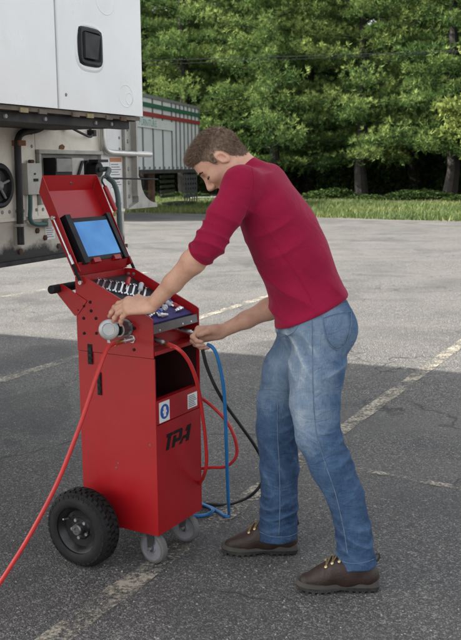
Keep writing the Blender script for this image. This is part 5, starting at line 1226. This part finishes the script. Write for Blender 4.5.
def strands():
    V0 = hv_; Pl0 = (V0-npv(HO))@HQ.T/HS; hl0 = hairline(Pl0)
    sel = np.argwhere(hl0 > -.001)[:, 0]; idx = rng.choice(sel, 30000); P = V0[idx] + rng.normal(0, .0014, (30000, 3)); e = .003
    nw = np.stack([ev(scalp, P+np.eye(3)[i]*e)-ev(scalp, P-np.eye(3)[i]*e) for i in range(3)], 1); nw /= np.linalg.norm(nw, axis=1)[:, None]+1e-9
    Pl = (P-npv(HO))@HQ.T/HS; nr = nw@HQ.T; hl = hairline(Pl); n = len(Pl)
    top = np.clip((Pl[:, 2]-.052)/.04, 0, 1); fr = np.clip((Pl[:, 0]-.02)/.06, 0, 1); nape = np.clip((-.02-Pl[:, 2])/.03, 0, 1)
    L = .0035 + .0045*np.clip(hl/.04, 0, 1)*(1-.5*nape) + .009*top + .015*top*fr
    comb = np.stack([.8*top-.35*nape, 0*top, -.85*(1-top)+.05*top], 1)
    dr = nr*(0.30+.12*top)[:, None] + comb*.9 + rng.normal(0, .20, (n, 3)); dr /= np.linalg.norm(dr, axis=1)[:, None]
    base = Pl - nr*.001; mid = base + dr*(L*.55)[:, None]; d2 = dr + np.array((.1, 0, -.15)) + rng.normal(0, .12, (n, 3)); d2 /= np.linalg.norm(d2, axis=1)[:, None]; tip = mid + d2*(L*.5)[:, None]
    sd = np.cross(dr, rng.normal(0, 1, (n, 3))); sd /= np.linalg.norm(sd, axis=1)[:, None]; w = .0006
    V = np.stack([base-sd*w, base+sd*w, mid+sd*w*.8, mid-sd*w*.8, tip], 1).reshape(-1, 3); V = V@HQ*HS + npv(HO)
    b = np.arange(n)*5; F = np.concatenate([np.stack([b, b+1, b+2], 1), np.stack([b, b+2, b+3], 1), np.stack([b+3, b+2, b+4], 1)])
    o = np_mesh('hair_strands', V, F, 'hair', hcap, False); o['kind'] = 'stuff'
strands()

# ---- shirt
CUFF_L = lerpv(ELd, WLd, 0.16); cdl = (WLd-ELd).normalized(); CUFF_R = lerpv(ERd, WRd, 0.05); cdr = (WRd-ERd).normalized()
NCUT = NECKB + Vector((0.002, 0, 0.012)); ndir = (hd(-.02, 0, -.03)-W(262, 176, YC)).normalized()
CDIR = Vector((-.64, 0, .77))
shirt = [torso(-0.008, -0.012, AXL-0.035, .03), cone(W(265, 186, YC), SLd, .060, .058, .04), cone(W(265, 188, YC), SRd, .060, .060, .05), cone(W(262, 183, YC), W(250, 176, YC), .057, .057, .03), cone(W(250, 176, YC), W(238, 165, YC), .057, .0565, .02, cut=[(W(242, 168.5, YC), CDIR)])]
shirt += [cone(SLd, lerpv(SLd, ELd, .5), .060, .056, .035), cone(lerpv(SLd, ELd, .5), ELd, .056, .050, .02), cone(ELd, CUFF_L, .053, .0475, .015, cut=[(CUFF_L, cdl)]),
          cone(SRd, ERd, .070, .056, .03), cone(ERd, CUFF_R, .056, .050, .015, cut=[(CUFF_R, cdr)])]
SLn, ELn = npv(SLd), npv(ELd); ua = (ELn-SLn); ual = np.linalg.norm(ua); ua /= ual
def shirt_disp(P):
    q = P-HEMn; t = q@AX; s = q@SX
    d = .0034*sn(P, 17) + .0020*sn(P, 42, 3)
    # pulls from the armpit down the flank and bunching at the belly
    u = t*0.62 + s*0.78; d = d + .0085*ridge(u*34 + 1.2*sn(P, 9, 4))*gs(t, .10, .10)*np.clip((-s+.03)/.12, 0, 1)
    d = d + .0065*ridge((t*.9 - s*.35)*40 + 1.4*sn(P, 8, 2))*gs(t, .30, .10)*gs(s, -.03, .10)
    d = d + .0060*ridge((t*.25 + s)*30 + 1.0*sn(P, 7, 6))*gs(t, .05, .06)
    # sleeve folds, ring-like and slanting, thick at the elbow
    a = (P-SLn)@ua; on = np.exp(-(np.linalg.norm((P-SLn)-np.outer(a, ua), axis=1)/.085)**4)
    ph = a*np.where(a > ual*.75, 92, 62) + 9*((P-SLn)@SX)*1.5 + 2.1*sn(P, 13, 1)
    d = d + on*(.0080*gs(a, ual*1.02, .080) + .0042*gs(a, ual*.5, .10))*(ridge(ph)-.25)
    # hem thickening
    d = d + .0028*gs(t, .004, .010)
    return d
HCUT = (HEM - Vector(AX)*0.008, -Vector(AX))
shcuts = [HCUT]
so, sv = sdf_mesh('shirt', shirt, 0.0034, 'shirt_crimson', None, disp=shirt_disp, cuts=shcuts); child(so)
def seam(name, uv, prims, disp, cuts, r, mat, parent, y0=2.6, off=0.0006, flat=1.0, per=6):
    px = catmull([Vector((u, v, 0)) for u, v in uv], per); P, _n = sdf_hit(prims, [(p.x, p.y) for p in px], y0, disp, cuts, off)
    ok = [Vector(p) for p in P if 2.7 < p[1] < 3.6]
    o = part(name, lambda bm: tube(bm, ok, r, 6, flat=flat), mat, None); child(o); return o
seam('shirt_seam', [(252, 168), (254, 178), (254, 190), (250.5, 204), (245, 217)], shirt, shirt_disp, shcuts, .0016, 'shirt_crimson', None)
seam('shirt_seam', [(258, 214), (268, 232), (281, 252), (295, 272), (306, 290), (312, 304)], shirt, shirt_disp, shcuts, .0014, 'shirt_crimson', None)
# collar band
def collar(bm):
    c = W(242.5, 169.2, YC); d = CDIR; x, y = frame(d); pts = []
    for k in range(41):
        a = 2*math.pi*k/40; pts.append(c + (x*math.cos(a)*.0555 + y*math.sin(a)*.0555))
    tube(bm, pts, .0065, 8, flat=.8, caps=False)
child(part('collar', collar, 'shirt_crimson', None))
# cuffs
for nm, c, d, r in (('cuff', CUFF_L, cdl, .0470), ('cuff', CUFF_R, cdr, .0495)):
    def cuff(bm):
        x, y = frame(d); pts = [c - d*.003 + (x*math.cos(2*math.pi*k/36)*r + y*math.sin(2*math.pi*k/36)*r)*(1+.02*math.sin(k*1.1)) for k in range(37)]
        tube(bm, pts, .0042, 8, caps=False)
    child(part('cuff', cuff, 'shirt_crimson', None))

# ---- jeans
HEMN = near_leg[-1][0] + Vector((0, 0, .002)); HEMF = far_leg[-1][0] + Vector((0, 0, .040))
jeans = [torso(-0.020, -0.03, 0.05, .03), ell(HEM - Vector(AX)*0.075 + Vector(SX)*.002, (.112, .146, .093), [SX, (0, 1, 0), AX], .05)]
jeans += [ell(W(329.5, 329, 3.115), (.100, .080, .096), None, .04), ell(W(327, 329, 3.265), (.098, .080, .094), None, .04)]
for lg, hm, tl in ((near_leg, HEMN, Vector((.06, 0, -1))), (far_leg, HEMF, Vector((.04, 0, -1)))):
    for i, ((a, ra), (b, rb)) in enumerate(zip(lg, lg[1:])):
        jeans.append(cone(a, b, ra, rb, .045 if i < 1 else (.03 if i < 2 else .015), cut=[(hm, tl.normalized())] if i == len(lg)-2 else None))
def legco(P):
    """height and a slanting coordinate round the nearer leg"""
    near = P[:, 1] < 3.19
    zx = np.array([(p.z, p.x, p.y) for p, r in near_leg][::-1]); zf = np.array([(p.z, p.x, p.y) for p, r in far_leg][::-1])
    xc = np.where(near, np.interp(P[:, 2], zx[:, 0], zx[:, 1]), np.interp(P[:, 2], zf[:, 0], zf[:, 1]))
    return near, P[:, 0]-xc
def jeans_disp(P, parts_=False):
    z = P[:, 2]; near, dx = legco(P); zo = z - np.where(near, 0.0, 0.02)
    ank = .0088*gs(zo, .17, .085)*(.6*ridge((z*1.0 + dx*.42*np.where(near, 1, -.6))*62 + 2.4*sn(P, 13, 2)) + .45*ridge((z - dx*.25)*96 + 3.2*sn(P, 15, 8))*(.5+.5*sn(P, 9, 3)) - .28)
    knee = .0078*gs(zo, .50, .13)*np.clip(.35 + dx/.07*np.where(near, 1.0, .5), .1, 1)*(.65*ridge((z - dx*.55)*52 + 2.2*sn(P, 12, 5)) + .5*ridge((z - dx*.2)*88 + 3.0*sn(P, 14, 9))*(.5+.5*sn(P, 8, 1)) - .26)
    shin = .0050*gs(zo, .34, .10)*np.clip(.3+.7*sn(P, 7, 5), 0, 1)*(ridge((z*.6 + dx*1.0)*36 + 2.2*sn(P, 9, 7)) - .25)
    hip = .0060*gs(zo, .86, .09)*np.clip(.4-dx/.09, 0, 1)*(ridge((z*.75 + dx*.8)*50 + 1.5*sn(P, 10, 1)) - .25)
    seat = .0085*gs(zo, .80, .05)*np.clip(dx/.06, 0, 1)*(ridge((z - dx*.5)*40 + 1.2*sn(P, 9, 3)) - .25)
    fine = .5*(.0022*ridge((z + dx*.3)*118 + 3.0*sn(P, 15, 10)) + .0012*ridge((z*.5 - dx*1.0)*105 + 2.6*sn(P, 12, 11)) - .0010)*np.clip(1.15-zo, .35, 1)
    w = ank+knee+shin+hip+seat+fine
    if parts_: return w
    return w + .0022*sn(P, 15) + .0010*sn(P, 45, 4)
jcuts = [(HEM + Vector(AX)*0.05, Vector(AX))]
jo, jv = sdf_mesh('jeans', jeans, 0.0033, 'denim', None, disp=jeans_disp, cuts=jcuts); child(jo)
n_ = len(jo.data.vertices); co = np.empty(n_*3, np.float32); jo.data.vertices.foreach_get('co', co); co = co.reshape(-1, 3).astype(float)
near, dx = legco(co); z = co[:, 2]
fade_light = .20 + .33*np.clip((z-.45)/.20, 0, 1) - .05*np.clip((z-.93)/.05, 0, 1)  # worn denim fade, with light on the upper legs put into the colour
fade_light += .17*gs(z, .62, .16)*np.clip(.55-dx/.10, 0, 1)*np.where(near, 1, .35) + .10*gs(z, .36, .10)
fade_light -= .05*np.where(near, 0, 1)*np.clip((.75-z)/.2, 0, 1)  # far leg darkened, shade put into its colour
fade_light += 38*jeans_disp(co, True) + .10*sn(co, 14, 6) + .06*sn(co, 45, 2)
fade_light -= .10*np.clip((dx-.03)/.05, 0, 1)
at = jo.data.attributes.new('fade_light', 'FLOAT', 'POINT'); at.data.foreach_set('value', np.clip(fade_light, 0, 1).astype(np.float32))
def jseam(name, uv, r=.0012, mat='denim_stitch', off=.0004, per=10): return seam(name, uv, jeans, jeans_disp, jcuts, r, mat, None, 2.6, off, 1.0, per)
jseam('outer_seam', [(312, 312), (312.5, 340), (313, 385), (316, 430), (325, 462), (336, 495), (344, 530), (347.5, 553)], .0017)
jseam('outer_seam', [(278, 402), (277.5, 430), (279.5, 468), (280, 505), (279, 535)], .0015)
jseam('hem_stitch', [(338, 559), (346, 562.5), (356, 563.5), (366, 562), (374, 559)], .0011); jseam('hem_stitch', [(260, 532), (270, 536), (280, 537), (290, 536), (297, 533)], .0011)
jseam('waistband_seam', [(279, 327.5), (290, 322.5), (302, 317), (316, 311.5), (332, 306.5), (350, 302.5)], .0012)
jseam('front_pocket_stitch', [(299, 318.5), (298.5, 325), (294, 332), (287, 336), (281, 337)], .0013)
# back pocket: a thin patch lying on the seat
pk = [(321, 316), (330, 313), (341, 310.5), (352.5, 309), (352.5, 322), (350, 336), (344, 347), (336.5, 351.5), (329.5, 347), (325, 338), (322.5, 326)]
def pocket():
    c = (338, 331); rings = []
    uv = []
    for q in (1.0, .97, .6, .2):
        for (u, v) in pk: uv.append((c[0]+(u-c[0])*q, c[1]+(v-c[1])*q))
    P, nn = sdf_hit(jeans, uv, 2.6, jeans_disp, jcuts, 0.0); m = len(pk)
    P = P.reshape(4, m, 3); nn = nn.reshape(4, m, 3); P[0] += nn[0]*-.001; P[1:] += nn[1:]*.0024
    V = P.reshape(-1, 3); F = []
    for r in range(3):
        for k in range(m): F.append((r*m+k, r*m+(k+1) % m, (r+1)*m+(k+1) % m, (r+1)*m+k))
    o = mesh_obj('back_pocket', V, F + [tuple(3*m+k for k in range(m))], 'denim', None, True); child(o)
    at = o.data.attributes.new('fade_light', 'FLOAT', 'POINT'); at.data.foreach_set('value', np.full(len(V), .52, np.float32))
pocket()
jseam('pocket_stitch', [(323, 318), (324, 328), (326.5, 338), (330.5, 345.5), (336.5, 349.5), (343.5, 345.5), (348.5, 335), (350.5, 322), (350.5, 312)], .0011, off=.0030)
jseam('pocket_stitch', [(322, 318.5), (331, 315.5), (341, 313), (351, 311.5)], .0011, off=.0030)
jseam('belt', [(300, 313), (316, 307), (332, 301.5), (349, 297)], .0040, 'belt', -.002)

# ---- boots: leather upper on a lugged sole
def boot(heel, L, label):
    # local: x towards the toe (world -X), y lateral, z up
    def bw(x, y, z): return Vector((heel.x - x*L/.30, heel.y + y, z))
    before = set(pr.children)
    pm = [cone(bw(.043, 0, .065), bw(.066, 0, .115), .036, .038, .02), cone(bw(.040, 0, .052), bw(.12, 0, .058), .037, .040, .03), cone(bw(.12, 0, .056), bw(.20, 0, .046), .039, .036, .03), cone(bw(.20, -.004, .043), bw(.258, -.006, .038), .037, .029, .02),
          cone(bw(.088, 0, .098), bw(.150, 0, .082), .036, .035, .03), cone(bw(.15, 0, .080), bw(.21, 0, .052), .034, .030, .03)]
    def dsp(P): return .0016*sn(P, 60) + .0022*ridge((P[:, 0]-heel.x)*95 + 1.5*sn(P, 22, 3))*gs(-(P[:, 0]-heel.x), .20*L/.3, .03)*np.clip((P[:, 2]-.05)/.04, 0, 1)
    up, _v = sdf_mesh('boot', pm, 0.003, 'boot_leather', None, disp=dsp, cuts=[((heel.x, heel.y, .026), (0, 0, -1)), ((heel.x, heel.y, .130), (0.15, 0, 1))]); child(up)
    up['label'] = label
    out = [(0.000, .016), (.004, .027), (.02, .035), (.06, .037), (.10, .034), (.14, .035), (.19, .043), (.23, .045), (.265, .038), (.288, .024), (.297, .008)]
    ol = [(x, -y) for x, y in out] + [(x, y) for x, y in out[::-1]]
    def slab_(bm, z0, z1, g0, g1):
        A = [bm.verts.new(bw(.15+(x-.15)*g0, y*g0, z0(x))) for x, y in ol]; B = [bm.verts.new(bw(.15+(x-.15)*g1, y*g1, z1(x))) for x, y in ol]; n = len(ol)
        bm.faces.new(A); bm.faces.new(B[::-1])
        for k in range(n): bm.faces.new((A[k], B[k], B[(k+1) % n], A[(k+1) % n]))
    spring = lambda x: .008*max(0, (x-.22)/.08)**2
    child(part('sole', lambda bm: slab_(bm, lambda x: .008+spring(x)+(.006 if .10 < x < .15 else 0), lambda x: .0215+spring(x), 1.0, 1.03), 'boot_sole', None, True, .002)); s1 = bpy.context.scene.objects[-1] if False else None
    child(part('midsole', lambda bm: slab_(bm, lambda x: .0217+spring(x), lambda x: .036+.010*max(0, 1-x/.10)+spring(x), 1.03, .985), 'boot_midsole', None, True, .0025))
    def lugs(bm):
        for k in range(13):
            x = .008+.0225*k
            if .105 < x < .145: continue
            for sy in (-1, 1):
                w = np.interp(x, [p[0] for p in out], [p[1] for p in out]); y0 = .010; y1 = w*1.0
                vs_ = []
                for zz in (spring(x), .010+spring(x)):
                    for xx, yy in ((x, y0), (x+.014, y0), (x+.012, y1), (x+.001, y1)): vs_.append(bm.verts.new(bw(xx, sy*yy, zz)))
                for f in ((0,1,2,3),(4,7,6,5),(0,4,5,1),(1,5,6,2),(2,6,7,3),(3,7,4,0)): bm.faces.new([vs_[i] for i in f])
    tag(child(part('sole_lugs', lugs, 'boot_sole', None, False)), kind='stuff')
    # laces over the instep, eyelets at the ends
    rows = []
    for k in range(5):
        x = .185-.021*k; z = .098+.0175*k; rows.append((x, z))
    def probe(x, y, z):
        p = npv(bw(x, y, z)); dirn = np.array((-.35, 0, .94)); p = p + dirn*.08
        for _ in range(40): p = p - dirn*np.clip(ev(pm, p[None], dsp)[0], -.01, .03)*.8
        return Vector(p + dirn*.002)
    LP_ = []
    for k, (x, z) in enumerate(rows):
        a = probe(x, -.024, z-.02); b = probe(x-.008, .024, z-.02); m = probe(x-.003, 0, z); LP_.append((a, m, b))
    for k, (a, m, b) in enumerate(LP_):
        child(part('lace', lambda bm: tube(bm, catmull([a, m, b], 5), .0030, 7), 'lace', None))
        if k < 4: child(part('lace', lambda bm: tube(bm, catmull([a, m.lerp(LP_[k+1][1], .5) + Vector((0, 0, .003)), LP_[k+1][2]], 5), .0028, 7), 'lace', None))
        for e in (a, b): child(part('eyelet', lambda bm: lathe(bm, e + Vector((0, -.001, -.002)), Vector((-.3, -.6, .7)), [(0, .0058), (.003, .0058), (.004, .003), (.004, 0)], 10), 'eyelet', None))
    t_, m_, _b = LP_[-1]
    for sg in (-1, 1): child(part('lace', lambda bm: tube(bm, catmull([m_, m_ + Vector((-.012, sg*.018, .014)), m_ + Vector((-.030, sg*.024, .0)), m_ + Vector((-.018, sg*.012, -.004)), m_], 6), .0026, 7), 'lace', None))
    child(part('pull_tab', lambda bm: tube(bm, [bw(.008, 0, .105), bw(-.004, 0, .121), bw(.000, 0, .135), bw(.012, 0, .135)], .004, 6), 'belt', None))
    for o in list(pr.children):
        if o not in before and o is not up: o.parent = up; o.matrix_parent_inverse = Matrix.Identity(4)
def _b(h, y, L): boot(Vector((h.x, y, 0)), L, 'dark brown leather hiking boot')
_b(hN, 3.035, .297); _b(hF, 3.355, .300)
for o in list(pr.children):
    if o.name.startswith('boot'): o['label'] = 'dark brown leather hiking boot'

for o in list(pr.children):
    if o.name.split('.')[0] in ('shirt_seam', 'collar', 'cuff'): o.parent = so; o.matrix_parent_inverse = Matrix.Identity(4)
    if o.name.split('.')[0] in ('outer_seam', 'hem_stitch', 'waistband_seam', 'front_pocket_stitch', 'back_pocket', 'pocket_stitch', 'belt'): o.parent = jo; o.matrix_parent_inverse = Matrix.Identity(4)
    if o.name.split('.')[0] == 'fingernail': o.parent = bd; o.matrix_parent_inverse = Matrix.Identity(4)
